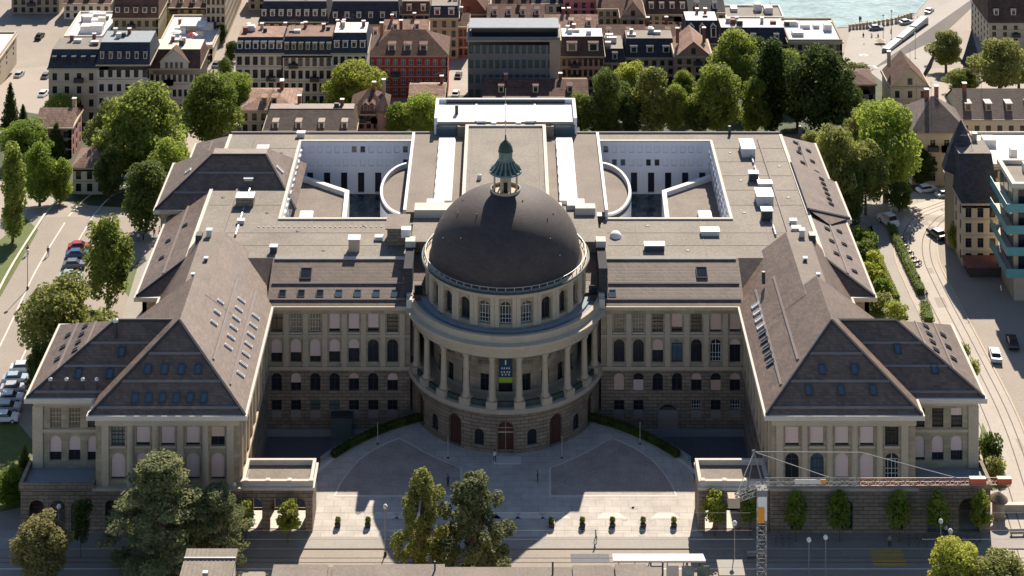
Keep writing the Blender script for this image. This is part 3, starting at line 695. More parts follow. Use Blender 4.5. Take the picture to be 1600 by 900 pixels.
    xw = X(-38); part('string_course', MB().box(*sorted((xw, xw - sg * .35)), -34.8, -3.3, 6.6, 7.15), 'trim')
    for i in range(9):
        y = -34.8 + 1.4 + 3.6 * i if sg < 0 else -3.2 - 1.4 - 3.6 * i
        part('pilaster', MB().box(*sorted((xw, xw - sg * .26)), y - .42, y + .42, 7.15, 15.5), 'trim')
    # outer pavilion front
    f = flat(-68.6 if sg < 0 else 58.6, -30.3, 0); ops = []
    wx = [3.2, 5.95, 8.7] if sg < 0 else [1.45, 4.2, 6.95]
    b1 = [dict(style='grid', glass='glass_warm', frame='cream')] * 2 + [dict(blind=.45, style='grid', glass='glass_warm')] if sg < 0 else [dict(style='grid')] * 2 + [dict(blind=.4, style='grid')]
    b2 = [dict(blind=.68), dict(blind=.6), dict(blind=.68)] if sg < 0 else [dict(blind=.9), dict(blind=.7), dict(blind=.62, style='grid')]
    for i, u in enumerate(wx): ops.append(op(u, 1.65, 12.4, 2.8, **b1[i])); ops.append(op(u, 1.7, 7.6, 3.6, True, **b2[i]))
    facade(B, f, 0, 10.0, 6.0, 16.5, ops, 'stone')
    x0 = -68.6 if sg < 0 else 58.6
    part('frieze', MB().box(x0 - .01, x0 + 10.0, -30.5, -30.3, 15.6, 16.4), 'trim')
    part('sill_band', MB().box(x0, x0 + 10.0, -30.48, -30.3, 11.75, 12.2), 'trim')
    part('corner_pier', MB().box(*sorted((X(-68.7), X(-67.2))), -30.55, -30.3, 6.6, 15.6), 'trim')
    # plain outer walls
    part('wall', MB().box(*sorted((X(-68.6), X(-68.0))), -30.29, -10.7, 0, 16.5), 'stone'); part('wall', MB().box(*sorted((X(-68), X(-54.6))), -11.3, -10.7, 0, 16.5), 'stone')
    part('wall', MB().box(*sorted((X(-54.6), X(-54.0))), -10.7, 0, 0, 16.5), 'stone'); part('wall', MB().box(*sorted((X(-58.6), X(-58.0))), -34.79, -30.3, 6, 16.5), 'stone')
    # base storey with arcaded terrace
    xb0, xb1 = sorted((X(-58.9), X(-37.7))); f = flat(xb0, -35.3, 0)
    facade(B, f, 0, xb1 - xb0, -.5, 6.3, [op(u, 1.7, .6, 4.2, True, frame='frame_dark') for u in ((2.6, 6.3, 10, 13.7, 17.4) if sg < 0 else (3.8, 11, 18.2))] , 'rustic')
    part('base_cornice', MB().box(xb0, xb1, -35.75, -34.8, 6.3, 6.7), 'trim')
    xt0, xt1 = sorted((X(-69.2), X(-58.9))); f = flat(xt0, -35.3, 0)
    if sg < 0: ops = [op(2.3, 2.2, .2, 4.6, True, fill='open', dep=.8), op(5.3, 2.2, .2, 4.6, True, fill='open', dep=.8), op(8.3, 2.2, .2, 4.6, True, fill='open', dep=.8)]
    else: ops = [op(2.8, 3.0, .2, 4.9, True, fill='open', dep=.8), op(7.3, 3.0, .2, 4.9, True, fill='open', dep=.8)]
    facade(B, f, 0, 10.3, -.5, 6.3, ops, 'rustic')
    part('arcade_back_wall', MB().box(xt0 + .3, xt1, -31.2, -30.4, -.2, 6.2), 'rustic'); part('arcade_floor', MB().box(xt0, xt1, -35.2, -30.4, -.2, .15), 'pale_stone')
    part('arcade_side', MB().box(*sorted((X(-69.2), X(-68.6))), -35.29, -30.3, -.5, 6.3), 'rustic')
    part('terrace_deck', MB().box(xt0, xt1, -35.3, -30.3, 6.3, 6.55), 'walkway')
    part('terrace_parapet', MB().ring(rect(xt0 - .2, xt1 + .2, -35.7, -29.9), rect(xt0 + .3, xt1 - .3, -35.25, -30.25), 6.4, 7.35), 'rustic')
    # loggia at the corner of the forecourt
    xl0, xl1 = sorted((X(-37.7), X(-27.6))); f = flat(xl0, -34.9, 0)
    oo = [op(1.9, 2.0, .1, 4.7, True, fill='open', dep=.7), op(5.0, 2.0, .1, 4.7, True, fill='open', dep=.7), op(8.1, 2.0, .1, 4.7, True, fill='open', dep=.7)]
    facade(B, f, 0, xl1 - xl0, -.5, 6.1, oo, 'rustic', name='loggia_wall')
    f = flat(xl1, -29.2, R(180)); facade(B, f, 0, xl1 - xl0, -4, 6.1, oo, 'rustic', name='loggia_wall')
    part('loggia_side', MB().box(*sorted((X(-27.6), X(-28.3))), -34.89, -29.21, -.5, 6.1), 'rustic')
    part('loggia_floor', MB().box(xl0, xl1, -34.8, -29.3, -.4, .1), 'pale_stone')
    part('loggia_roof', MB().box(xl0 - .1, xl1 + .3, -35.2, -28.9, 6.1, 6.5), 'trim_light')
    part('loggia_deck', MB().box(xl0 + .5, xl1 - .4, -34.4, -29.6, 6.5, 6.53), 'gravel_brown')
    part('loggia_parapet', MB().ring(rect(xl0, xl1, -34.9, -29.2), rect(xl0 + .45, xl1 - .45, -34.4, -29.65), 6.5, 7.3), 'trim_light')
    for i in range(4): part('parapet_pier', MB().box(xl0 + .3 + i * 3.1, xl0 + .9 + i * 3.1, -34.98, -34.3, 6.5, 7.42), 'trim_light')

# --- main block behind
part('roof_slope', MB().add([(-38, -3.95, ZE), (38, -3.95, ZE), (38, 4.4, ZF), (-38, 4.4, ZF)], [(0, 1, 2, 3)]), 'slate')
Fm = (V3(-38, -3.95, ZE), V3(38, -3.95, ZE), V3(38, 4.4, ZF), V3(-38, 4.4, ZF))
for s0, s1 in ((0.005, .29), (.71, .995)):
    ledge(Fm, .13, s0, s1); ledge(Fm, .46, s0, s1); ledge(Fm, .99, s0, s1, 'trim_light', .5)
for i in range(7): skylight(Fm, .03 + .0395 * i, .24, .95, 1.15, 'glass_sky' if i > 2 else 'glass')
skylight(Fm, .075, .66, 1.6, 1.9, 'glass')
skylight(Fm, .918, .68, 1.6, 1.9, 'glass'); skylight(Fm, .725, .24, .95, 1.15)
for sg in (-1, 1):
    xa, xb = sorted((sg * 15.5, sg * 38)); part('cornice', MB().box(xa, xb, -4.3, -3.2, 16.5, 17.05), 'trim')
    X = lambda x: sg * -x
    P = lambda x, y, z: V3(X(x), y, z)
    part('roof_slope', MB().add([P(-59.3, -.9, ZE), P(-37, -.9, ZE), P(-37, 4.4, ZF), P(-52, 4.4, ZF)], [(0, 1, 2, 3)]), 'slate')
    Fs = (P(-59.3, 59.3, ZE), P(-59.3, -.9, ZE), P(-52, 4.4, ZF), P(-52, 54.0, ZF))
    part('roof_slope', MB().add(Fs, [(0, 1, 2, 3)]), 'slate'); ledge(Fs, .5, .02, .98)
    edge_cap(P(-59.3, -.9, ZE), P(-52, 4.4, ZF)); 
    part('roof_edge', MB().box(*sorted((X(-52.3), X(-51.7))), 4.4, 54, 20.7, 21.0), 'trim_light')
    for i in range(4 if sg < 0 else 22):
        skylight(Fs, (.3 + .6 * random.random()) if sg < 0 else .04 + .042 * i, .3 if i % 2 else .62, .55, .8, 'glass')
    part('cornice', MB().box(*sorted((X(-59.65), X(-58.5))), -1.3, 59.6, 16.4, 17.06), 'trim_light')
    part('cornice', MB().box(*sorted((X(-58.5), X(-54.6))), -1.31, -.2, 16.4, 17.06), 'trim_light')
    part('wall', MB().box(*sorted((X(-58.5), X(-57.8))), -.2, 58.6, 0, 16.5), 'stone')
    xx = sorted((X(-58.5), X(-54.0))); f = flat(xx[0], -.2, 0)
    facade(B, f, 0, xx[1] - xx[0], 0, 16.5, [op(2.2, 1.5, 12.5, 2.6), op(2.2, 1.5, 7.6, 3.4, True), op(2.2, 1.5, 3, 2.6, True)], 'stone')
    part('flat_roof', MB().box(*sorted((X(-52), X(-38.36))), 18.6, 50.86, 20.0, ZF), 'gravel')
    part('flat_roof_kerb', MB().box(*sorted((X(-47.6), X(-47.3))), 10, 52, ZF, ZF + .22), 'ledge')
    # side pavilion rising over the flank
    if sg < 0:
        a, b, c, d_ = P(-61.4, 27.3, 18.6), P(-36.8, 27.3, 18.6), P(-36.8, 46.5, 18.6), P(-61.4, 46.5, 18.6)
        r0, r1 = P(-52.6, 35.2, 24.9), P(-43, 35.2, 24.9); r2, r3 = P(-43, 38, 24.9), P(-52.6, 38, 24.9)
        part('roof_slope', MB().add([a, b, r1, r0], [(0, 1, 2, 3)]), 'slate'); part('roof_slope', MB().add([d_, a, r0, r3], [(0, 1, 2, 3)]), 'slate')
        part('roof_slope', MB().add([b, c, r2, r1], [(0, 1, 2, 3)]), 'slate'); part('roof_slope', MB().add([c, d_, r3, r2], [(0, 1, 2, 3)]), 'slate'); part('ridge_deck', MB().add([r0, r1, r2, r3], [(0, 1, 2, 3)]), 'slate')
        F = (a, b, r1, r0); ledge(F, .3, .0, .6); ledge(F, .66, .05, .98); edge_cap(a, r0); edge_cap(b, r1); edge_cap(r0, r1)
        skylight((d_, a, r0, r3), .6, .5, .7, 1.0, 'glass_white'); skylight((b, c, r2, r1), .3, .6, .6, 1.4, 'glass_white')
        part('cornice', MB().box(-61.75, -60.6, 26.9, 46.9, 17.9, 18.58), 'trim_light'); part('cornice', MB().box(-60.6, -51.9, 26.9, 28, 17.9, 18.57), 'trim')
        part('wall', MB().box(-60.6, -57, 27.9, 46, 0, 18), 'stone')
        for yy in (29.5,): part('window', MB().box(-59.9, -58.9, 27.83, 27.88, 13, 16), 'glass')
    else:
        a, b, c, d_ = P(-60.2, 27, ZE + .05), P(-60.2, 42, ZE + .05), P(-52.0, 42, 21.6), P(-52.0, 20.5, 21.6)
        part('roof_slope', MB().add([a, b, c, d_], [(0, 1, 2, 3)]), 'slate'); edge_cap(a, d_, r=.28)
        part('roof_slope', MB().add([a, d_, P(-55.6, 20, 19.2)], [(0, 1, 2)]), 'slate')
        part('cornice', MB().box(*sorted((X(-60.6), X(-59.3))), 26.6, 42.2, 16.4, 17.1), 'trim_light')
        F = (b, a, d_, c)
        for i in range(6): skylight(F, .15 + .12 * i, .35, .55, .8, 'glass')
part('wall', MB().box(-58.5, 58.5, 58.0, 58.6, -3, 16.5), 'stone')
part('roof_slope', MB().add([(59.3, 59.3, ZE), (-59.3, 59.3, ZE), (-52, 55.0, ZF), (52, 55.0, ZF)], [(0, 1, 2, 3)]), 'slate')
part('flat_roof', MB().box(-52, 52, 4.4, 18.6, 20.0, ZF), 'gravel'); part('flat_roof', MB().box(-52, 52, 50.86, 55.0, 20.0, ZF), 'gravel')
part('flat_roof_edge', MB().box(-52, 52, 54.7, 55.1, ZF, ZF + .3), 'ledge')

# --- the two inner courts
for sg in (-1, 1):
    X = lambda x: sg * -x
    x0, x1 = sorted((X(-38.3), X(-17.5)))
    part('court_glass_roof', MB().box(x0, x1, 18.6, 50.8, 10.8, 11.1), 'glass_floor')
    f = flat(x0, 50.8, 0); ops = []
    for i in range(12):
        u = (1.9 + 1.6 * i) if sg < 0 else (1.3 + 1.6 * i)
        dk = (i in (5, 6) or i == 11) if sg < 0 else (i == 0)
        dk2 = i == 11 if sg < 0 else i in (1, 2, 5, 6)
        ops.append(op(u, .98, 18.8, 1.25, style='plain', frame='metal_light', dep=.22, glass='glass' if dk else 'court_wall'))
        ops.append(op(u, .98, 16.3, 1.3, style='plain', frame='metal_light', dep=.22, glass=('glass_sky' if i in (1, 2) else 'glass') if dk2 else 'court_wall'))
    for i in range(6): ops.append(op((1.6 if sg < 0 else 3.4) + 3.2 * i, 1.2, 11.3, 3.8, style='plain', frame='frame_dark', dep=.5))
    facade(B, f, 0, 20.8, 10.9, ZF, ops, 'court_wall', name='court_wall')
    xw = X(-38.3); xi = X(-17.5)
    f = flat(X(-38.3), 18.6 if sg > 0 else 50.8, R(90) if sg > 0 else R(-90))
    ops = [op(1.4 + 2.6 * i, 1.3, z, 1.4, style='plain', frame='metal_light', glass='glass_sky') for i in range(12) for z in (18.6, 16.2)]
    facade(B, f, 0, 32.2, 10.9, ZF, ops, 'court_wall', name='court_wall')
    part('court_wall', MB().box(*sorted((xi, xi + sg * -.3)), 18.6, 50.8, 10.9, ZF), 'court_wall')
    part('court_wall', MB().box(x0, x1, 18.3, 18.6, 10.9, 19.9), 'court_wall')
    part('court_rim', MB().ring(rect(x0 - .5, x1 + .5, 18.1, 51.3), rect(x0, x1, 18.6, 50.8), ZF, ZF + .28), 'trim_light')
    # low lecture-hall roof inside the court
    poly = [(X(-38.2), 47.6), (X(-29.0), 40.7), (X(-28.4), 18.7), (X(-38.2), 18.7)]
    part('hall_roof', MB().prism(poly, 11, 15.2), 'gravel_brown')
    rim = [(X(-38.25), 48.0), (X(-28.5), 41.0), (X(-27.8), 18.65), (X(-28.5), 18.65), (X(-29.3), 40.3), (X(-38.25), 46.9)]
    part('hall_parapet', MB().prism(rim, 11, 16.0), 'white')
    sk = part('roof_light', MB().box(*sorted((X(-36.6), X(-34.2))), 22.5, 33, 15.2, 15.75), 'metal_light')
    for i in range(5): MB().box(*sorted((X(-36.5), X(-34.3))), 22.6 + 2.08 * i, 24.55 + 2.08 * i, 15.75, 15.95).build('pane', 'glass_white', sk)
    # half-round auditorium
    n = 24; oc = [(X(-17.3) + sg * 0 - sg * 0 + (sg) * -(0) + (-sg) * 0 + sg * 0, 0)]
    el = lambda a_, b_: [(X(-17.3 - a_ * math.sin(math.pi * i / n)), 35.6 + b_ * math.cos(math.pi * i / n)) for i in range(n + 1)]
    part('auditorium_roof', MB().prism(el(4.9, 10.6), 11, 18.0), 'gravel_brown'); part('auditorium_wall', MB().prism(el(5.2, 11) + el(4.75, 10.4)[::-1], 10.9, 18.9), 'white')
    part('auditorium_gutter', MB().prism(el(5.3, 11.12) + el(5.2, 11)[::-1], 17.9, 18.5), 'copper_dark')
# --- centre block between the courts
for sg in (-1, 1):
    xs_ = sorted((sg * 7.2, sg * 17.4))
    part('flat_roof', MB().box(*xs_, 18.62, 51.5, 19, 22.0), 'gravel_brown')
    part('parapet', MB().box(*sorted((sg * 17.0, sg * 17.5)), 18.6, 51.5, ZF - 2, 22.4), 'white')
    xsk = sorted((sg * 9.3, sg * 12.4))
    o = part('roof_light', MB().box(*xsk, 21.5, 47.5, 22.0, 22.7), 'metal_light')
    for i in range(7):
        y0, y1 = 21.7 + 3.66 * i, 21.7 + 3.66 * (i + 1) - .25
        MB().add([(xsk[0] + .1, y0, 22.72), (xsk[1] - .1, y0, 22.72), (xsk[1] - .1, y1, 23.15), (xsk[0] + .1, y1, 23.15), (xsk[0] + .1, y1, 22.72), (xsk[1] - .1, y1, 22.72)], [(0, 1, 2, 3), (3, 2, 5, 4), (0, 3, 4), (1, 5, 2)]).build('pane', 'glass_white', o)
    part('ventilation_box', MB().box(*sorted((sg * 10.5, sg * 13.5)), 17.5, 20.2, 22.0, 23.6), 'offwhite'); part('ventilation_box', MB().box(*sorted((sg * 7.6, sg * 9.6)), 18.0, 20.0, 22.0, 23.0), 'metal_light')
part('flat_roof', MB().box(-7.2, 7.2, 14, 50, 19, 24.0), 'gravel'); part('parapet', MB().ring(rect(-7.5, 7.5, 13.8, 50.3), rect(-6.9, 6.9, 14.4, 49.7), 19, 24.35), 'trim_light')
for x in (-6.1, 6.1): part('roof_seam', MB().box(x - .15, x + .15, 15, 49, 24, 24.08), 'ledge')
part('roof_vent', MB().lathe([(0, 24), (.4, 24), (.4, 24.8), (0, 25)], 8, c=(-4.6, 27)), 'metal_light')
for x, w_ in ((-4.5, 1.6), (-2.2, .9), (2.4, .9), (4.6, 1.8)): part('roof_box', MB().box(x - w_ / 2, x + w_ / 2, 50.35, 51.1, 21, 24.6), 'white' if w_ < 1 else 'glass')
part('link_roof', MB().box(-7.6, 7.6, 50.31, 51.4, 19, 23.4), 'gravel'); part('link_parapet', MB().ring(rect(-9, 9, 50.32, 51.4), rect(-8.6, 8.6, 50.5, 51.2), 20, 23.9), 'gravel')
# roof terrace of the west front
part('terrace_mass', MB().box(-13.2, 13.2, 51.5, 61.0, 18, 24.3), 'stone'); part('terrace_floor', MB().box(-12.8, 12.8, 51.48, 60.6, 24.3, 24.36), 'offwhite')
part('terrace_parapet', MB().prism([(-13.4, 51.4), (-12.8, 51.4), (-12.8, 60.6), (12.8, 60.6), (12.8, 51.4), (13.4, 51.4), (13.4, 61.2), (-13.4, 61.2)], 20, 25.1), 'white')
part('glazed_slot', MB().box(-11.4, 11.4, 60.4, 60.58, 24.4, 25.0), 'glass')
for x in (-5.6, 0, 5.6): part('terrace_rib', MB().box(x - .18, x + .18, 51.6, 60.3, 24.36, 24.5), 'metal_light')
for sg in (-1, 1): part('corner_glazing', MB().box(*sorted((sg * 9.2, sg * 13.0)), 51.2, 51.42, 21, 23.8), 'glass_sky')
part('roof_chimney', MB().box(-9.6, -9.0, 55, 55.6, 24.3, 26.0), 'metal_dark')
# --- stepped masses behind the dome
part('crossing_block', MB().box(-15.2, 15.2, 6.0, 18.6, 19, 22.6), 'rustic'); part('crossing_roof', MB().box(-15.5, 15.5, 5.7, 18.9, 22.6, 22.85), 'gravel')
part('crossing_parapet', MB().box(-15.4, -7.6, 14.4, 17.2, 22.85, 24.2), 'trim_light'); part('crossing_parapet', MB().box(11.8, 15.2, 15.5, 17.4, 22.85, 24.0), 'trim_light')
for sg in (-1, 1):
    part('buttress_wall', MB().box(*sorted((sg * 14.9, sg * 16.3)), -2.6, 6.2, 16.5, 22.4), 'slate_dark'); part('buttress_cap', MB().box(*sorted((sg * 14.8, sg * 16.4)), 4.6, 6.4, 22.4, 23.4), 'trim_light')
    part('low_roof', MB().add([(sg * 12.5, -2, 18.2), (sg * 15, -2, 18.2), (sg * 15, 6, 20.9), (sg * 12.5, 6, 20.9)], [(0, 1, 2, 3)]), 'slate')
    part('link_window', MB().box(*sorted((sg * 13.3, sg * 14.6)), -2.1, -1.9, 17.6, 19.4), 'glass')
part('roof_hut', MB().box(-19.6, -16.3, 8.6, 13.5, ZF, 23.6), 'rustic'); part('roof_hut_deck', MB().box(-19.9, -16.0, 8.3, 13.8, 23.6, 23.8), 'gravel_brown')
part('roof_hatch', MB().box(-17.2, -15.6, 7.0, 8.4, 22.85, 24.2), 'white')
# --- roof furniture on the flat roofs
def rbox(u, v, w_, d_, h_, m='offwhite', z=ZF):
    x, y = PX(u, v, z); o = part('rooftop_unit', MB().box(x - w_ / 2, x + w_ / 2, y, y + d_, z, z + h_), m)
    MB().box(x - w_ / 2 - .12, x + w_ / 2 + .12, y - .12, y + d_ + .12, z + h_, z + h_ + .12).build('unit_lid', 'metal_light', o)
rbox(382, 324, 3.0, 2.2, 1.6, 'rustic'); rbox(388, 292, 1.5, 1.4, 1.4, 'trim_light'); rbox(553, 394, 1.8, 1.6, 2.0, 'trim'); rbox(427, 396, 1.1, .9, 1.0, 'metal_dark'); rbox(592, 376, 1.2, .9, .5); rbox(376, 350, 1.1, .8, .5)
rbox(1170, 246, 2.4, 4.6, 1.5); rbox(1196, 322, 2.8, 3.4, 1.6); rbox(1196, 300, 2.4, 1.5, 1.4, 'metal_grey'); rbox(1199, 345, 1.8, 1.6, 1.6, 'metal_dark'); rbox(1178, 284, 1.6, 1.3, 1.4, 'metal_dark'); rbox(1245, 362, 1.4, 1.0, .5); rbox(1240, 350, 1.0, .8, .5)
rbox(1023, 393, 3.2, 1.4, .9, 'metal_dark'); rbox(1110, 369, 3.0, 1.6, .7, 'metal_light'); rbox(932, 349, 1.6, 1.2, 1.2, 'metal_dark'); rbox(410, 243, 2.0, 1.6, 1.2, 'offwhite'); rbox(470, 215, 1.4, 1, .8, 'offwhite')
x, y = PX(962, 370, ZF); part('dome_light', MB().lathe([(0, ZF + .9), (.6, ZF + .8), (.95, ZF + .4), (1.0, ZF)], 16, c=(x, y)), 'white', smooth=True)
for u, v in ((365, 392), (1193, 440), (1250, 210), (1140, 210)):
    x, y = PX(u, v, ZF); part('chimney_pipe', MB().tube((x, y, ZF - .3), (x, y, ZF + 1.6), .28, n=8), 'metal_dark')
for i in range(26): 
    x, y = PX(404 + 8 * i, 355, ZF); part('roof_marker', MB().box(x - .1, x + .1, y - .1, y + .1, ZF, ZF + .15), 'offwhite')
for x in (-44, -33, -22, 22, 33, 44): part('roof_seam', MB().box(x - .06, x + .06, 5, 18, ZF, ZF + .05), 'ledge')
for y in (8.8, 13.4):
    for a_, b_ in ((-51, -21), (17, 51)): part('roof_seam', MB().box(a_, b_, y - .05, y + .05, ZF, ZF + .04), 'ledge')
for sg in (-1, 1):
    for y in (24, 30, 36, 42, 48): part('roof_seam', MB().box(*sorted((sg * 38.9, sg * 51.5)), y - .05, y + .05, ZF, ZF + .04), 'ledge')
    for x, y in ((41, 21), (49.5, 27), (42, 34), (49.8, 40), (41.5, 46), (30, 7), (24, 16), (35, 14)): part('roof_drain', MB().lathe([(0, ZF + .1), (.3, ZF + .08), (.34, ZF)], 8, c=(sg * x, y)), 'metal_dark')
for sg, n in ((1, 8), (-1, 4)):
    for i in range(n):
        y = 12 + 4.8 * i; x = sg * (45.2); part('roof_pipe', MB().tube((x, y, ZF + .3), (x, y + 3.5, ZF + .3), .18), 'metal_grey')

# ================================================================== NEIGHBOURING BUILDINGS
def rows_ops(L_, zb, ze, rows, cols, w_=1.1, h_=1.75, m0=None, arch=False, frame='frame_dark', glass='glass', first=0., blinds=0., bm='blind_warm', style='cross', rnd=None):
    ops = []; rh = (ze - zb - .5) / rows; cw = L_ / cols
    w_ = min(w_, cw * .62); h_ = min(h_, rh * .66)
    for r_ in range(rows):
        for c_ in range(cols):
            z = zb + rh * r_ + rh * .24
            k = dict(style=style, frame=frame, glass=glass)
            if rnd and rnd.random() < blinds: k.update(blind=rnd.choice((.35, .6, .9)), bmat=bm)
            ops.append(op(cw * (c_ + .5), w_, z, h_, arch, **k))
    return ops
DM = {}
def dormer(parent, x, y, z, w_=1.3, h_=1.6, d_=2.4, m='white', rm='slate_dark', gable=False):
    k = (w_, h_, d_, m, rm, gable)
    if k not in DM:
        b = MB().box(-w_ / 2, w_ / 2, 0, d_, -.6, h_)
        t = MB()
        if gable: t.add([(-w_ / 2 - .15, -.15, h_), (w_ / 2 + .15, -.15, h_), (0, -.15, h_ + w_ * .55), (-w_ / 2 - .15, d_, h_), (w_ / 2 + .15, d_, h_), (0, d_, h_ + w_ * .55)], [(0, 1, 2), (3, 5, 4), (0, 2, 5, 3), (1, 4, 5, 2), (0, 3, 4, 1)])
        else: t.box(-w_ / 2 - .12, w_ / 2 + .12, -.15, d_, h_, h_ + .14)
        DM[k] = (b.mesh('dormer', m), t.mesh('dormer_roof', rm), MB().box(-w_ * .33, w_ * .33, -.05, .02, .15, h_ - .2).mesh('pane', 'glass'))
    o = link('dormer', DM[k][0], parent, (x, y, z)); link('dormer_roof', DM[k][1], o); link('pane', DM[k][2], o)
def house(label, u0, u1, vb, ve, vt, depth=12., roof='mansard', wall='cream', rm='slate_dark', rows=4, cols=5, inset=2.2, dn=0, dm='white', dg=False,
          name='town_house', side=0, chim=2, top='gravel', zb=None, band=True, rz=0., seed=1, w_=1.1, h_=1.75, frame='frame_dark', blinds=0., dt=.3, over=.35, style='cross', glass='glass', dw=1.3, dh=1.5):
    rn = random.Random(seed * 77 + int(u0))
    um = (u0 + u1) / 2; gx, gy, gz = GP(um, vb)
    yd = gy + CAMD; k = yd / FPX; x0 = (u0 - 790) * k; x1 = (u1 - 790) * k; W_ = x1 - x0
    ze = CAMH - (1000 + ve) * k
    z0 = gz if zb is None else zb
    H = empty(name, ((x0 + x1) / 2, gy, gz), R(rz), label=label, cat='building')
    hw = W_ / 2; zl = -3.; he = ze - gz
    f = flat(-hw, 0, 0)
    facade(H, f, 0, W_, zl, he, rows_ops(W_, 0, he, rows, cols, w_, h_, frame=frame, blinds=blinds, rnd=rn, style=style, glass=glass), wall, dep=.25)
    sgn = -1 if um > 790 else 1                  # the flank turned towards the axis is the one in view
    fs = flat(hw, 0, R(90)) if sgn > 0 else flat(-hw, depth, R(-90))
    so_ = rows_ops(depth, 0, he, rows, side, w_, h_, frame=frame, rnd=rn, style=style) if side else []
    facade(H, fs, 0, depth, zl, he, so_, wall, dep=.25)
    MB().add([(hw, depth, zl), (-hw, depth, zl), (-hw, depth, he), (hw, depth, he), (-sgn * hw, 0, zl), (-sgn * hw, depth, zl), (-sgn * hw, depth, he), (-sgn * hw, 0, he)], [(0, 1, 2, 3), (4, 5, 6, 7)]).build('back_wall', wall, H)
    if band:
        for r_ in range(1, rows): MB().box(-hw, hw, -.1, 0, he / rows * r_ - .12, he / rows * r_ + .08).build('string_course', 'trim', H)
    MB().ring(rect(-hw - over, hw + over, -over, depth + over), rect(-hw + .2, hw - .2, .2, depth - .2), he - .25, he + .12).build('eaves', 'trim', H)
    zt_f = lambda dy: CAMH - (1000 + vt) * (yd + dy) / FPX - gz
    if roof == 'mansard':
        zt = max(he + 1.2, zt_f(inset)); a = rect(-hw - .2, hw + .2, -.25, depth + .2); si = .25 if W_ < 14 else .8
        c_ = rect(-hw + si, hw - si, inset, depth - inset)
        vs = [(x, y, he + .13) for x, y in a] + [(x, y, zt) for x, y in c_]
        ro = MB().add(vs, [(0, 1, 5, 4), (1, 2, 6, 5), (2, 3, 7, 6), (3, 0, 4, 7)]).build('roof', rm, H)
        MB().prism(c_, zt - .1, zt + .05).build('roof_deck', top, ro)
        for i in range(dn):
            x = -hw + W_ * (i + .5) / dn; t = dt; dormer(H, x, inset * t - .3, he + .13 + (zt - he) * t - .2, dw, min(dh, (zt - he) * .62), 2.2, dm, rm, dg)
        tz = zt
    elif roof == 'hip':
        zt = max(he + 1.5, zt_f(depth / 2)); hr = min(hw - .3, depth * .45)
        vs = [(-hw - .4, -.4, he + .13), (hw + .4, -.4, he + .13), (hw + .4, depth + .4, he + .13), (-hw - .4, depth + .4, he + .13), (-hw + hr, depth / 2, zt), (hw - hr, depth / 2, zt)]
        ro = MB().add(vs, [(0, 1, 5, 4), (1, 2, 5), (2, 3, 4, 5), (3, 0, 4)]).build('roof', rm, H)
        for i in range(dn):
            x = (-hw + hr * .7) + (W_ - 1.4 * hr) * (i + .5) / dn; t = dt; dormer(H, x, depth / 2 * t - .3, he + (zt - he) * t, dw, dh, 2.4, dm, rm, dg)
        tz = zt
    elif roof == 'gable':                      # ridge along the front
        zt = max(he + 1.5, zt_f(depth / 2))
        vs = [(-hw - .3, -.4, he), (hw + .3, -.4, he), (hw + .3, depth + .4, he), (-hw - .3, depth + .4, he), (-hw - .3, depth / 2, zt), (hw + .3, depth / 2, zt)]
        ro = MB().add(vs, [(0, 1, 5, 4), (2, 3, 4, 5)]).build('roof', rm, H)
        for e_ in (-1, 1): MB().add([(e_ * hw, 0, he), (e_ * hw, depth, he), (e_ * hw, depth / 2, zt - .2)], [(0, 1, 2)]).build('gable_wall', wall, H)
        for i in range(dn):
            x = -hw + W_ * (i + .5) / dn; t = dt; dormer(H, x, depth / 2 * t - .3, he + (zt - he) * t, dw, dh, 2.4, dm, rm, dg)
        tz = zt
    elif roof == 'front_gable':                # gable turned to the viewer
        zt = max(he + 1.5, zt_f(0))
        vs = [(-hw - .5, -.5, he - .3), (0, -.5, zt), (hw + .5, -.5, he - .3), (-hw - .5, depth, he - .3), (0, depth, zt), (hw + .5, depth, he - .3)]
        ro = MB().add(vs, [(0, 1, 4, 3), (1, 2, 5, 4)]).build('roof', rm, H)
        for y_ in (0, depth): MB().add([(-hw, y_, he), (hw, y_, he), (0, y_, zt - .25)], [(0, 1, 2)]).build('gable_wall', wall, H)
        gwm = win_meshes(1.1, 1.5, False, 'cross', frame, glass)
        gw = link('window', gwm[0], H, (0, -.08, he + .6)); link('pane', gwm[1], gw, (0, -.03, 0)); tz = zt
    else:
        ro = MB().box(-hw - .05, hw + .05, -.05, depth + .05, he + .12, he + .3).build('roof', top, H)
        MB().ring(rect(-hw - .06, hw + .06, -.06, depth + .06), rect(-hw + .35, hw - .35, .35, depth - .35), he + .3, he + .75).build('parapet', wall, H); tz = he + .3
        for i in range(dn):
            bw, bd, bh = rn.uniform(1.2, 3.5), rn.uniform(1.2, 3), rn.uniform(.8, 2.2); bx, by = rn.uniform(-hw + 2.2, hw - 2.2) if hw > 2.4 else 0, rn.uniform(2, max(2.1, depth - 4))
            MB().box(bx - bw / 2, bx + bw / 2, by, by + bd, tz, tz + bh).build('roof_box', rn.choice(('white', 'offwhite', 'metal_light', 'metal_dark')), H)
    if rows >= 3 and W_ > 8:                    # balconies, aerials and hatches break the regularity
        for i in range(1 + seed % 3):
            c_ = rn.randrange(1, max(2, cols - 1)); bx = -hw + W_ / cols * (c_ + .5); bz = he / rows * rn.randrange(1, rows) + .05
            bo = MB().box(bx - 1.1, bx + 1.1, -.95, 0, bz - .15, bz + .02).build('balcony', 'trim', H); MB().ring(rect(bx - 1.1, bx + 1.1, -.95, -.02), rect(bx - 1.04, bx + 1.04, -.89, -.021), bz + .02, bz + 1.0).build('railing', 'metal_dark', bo)
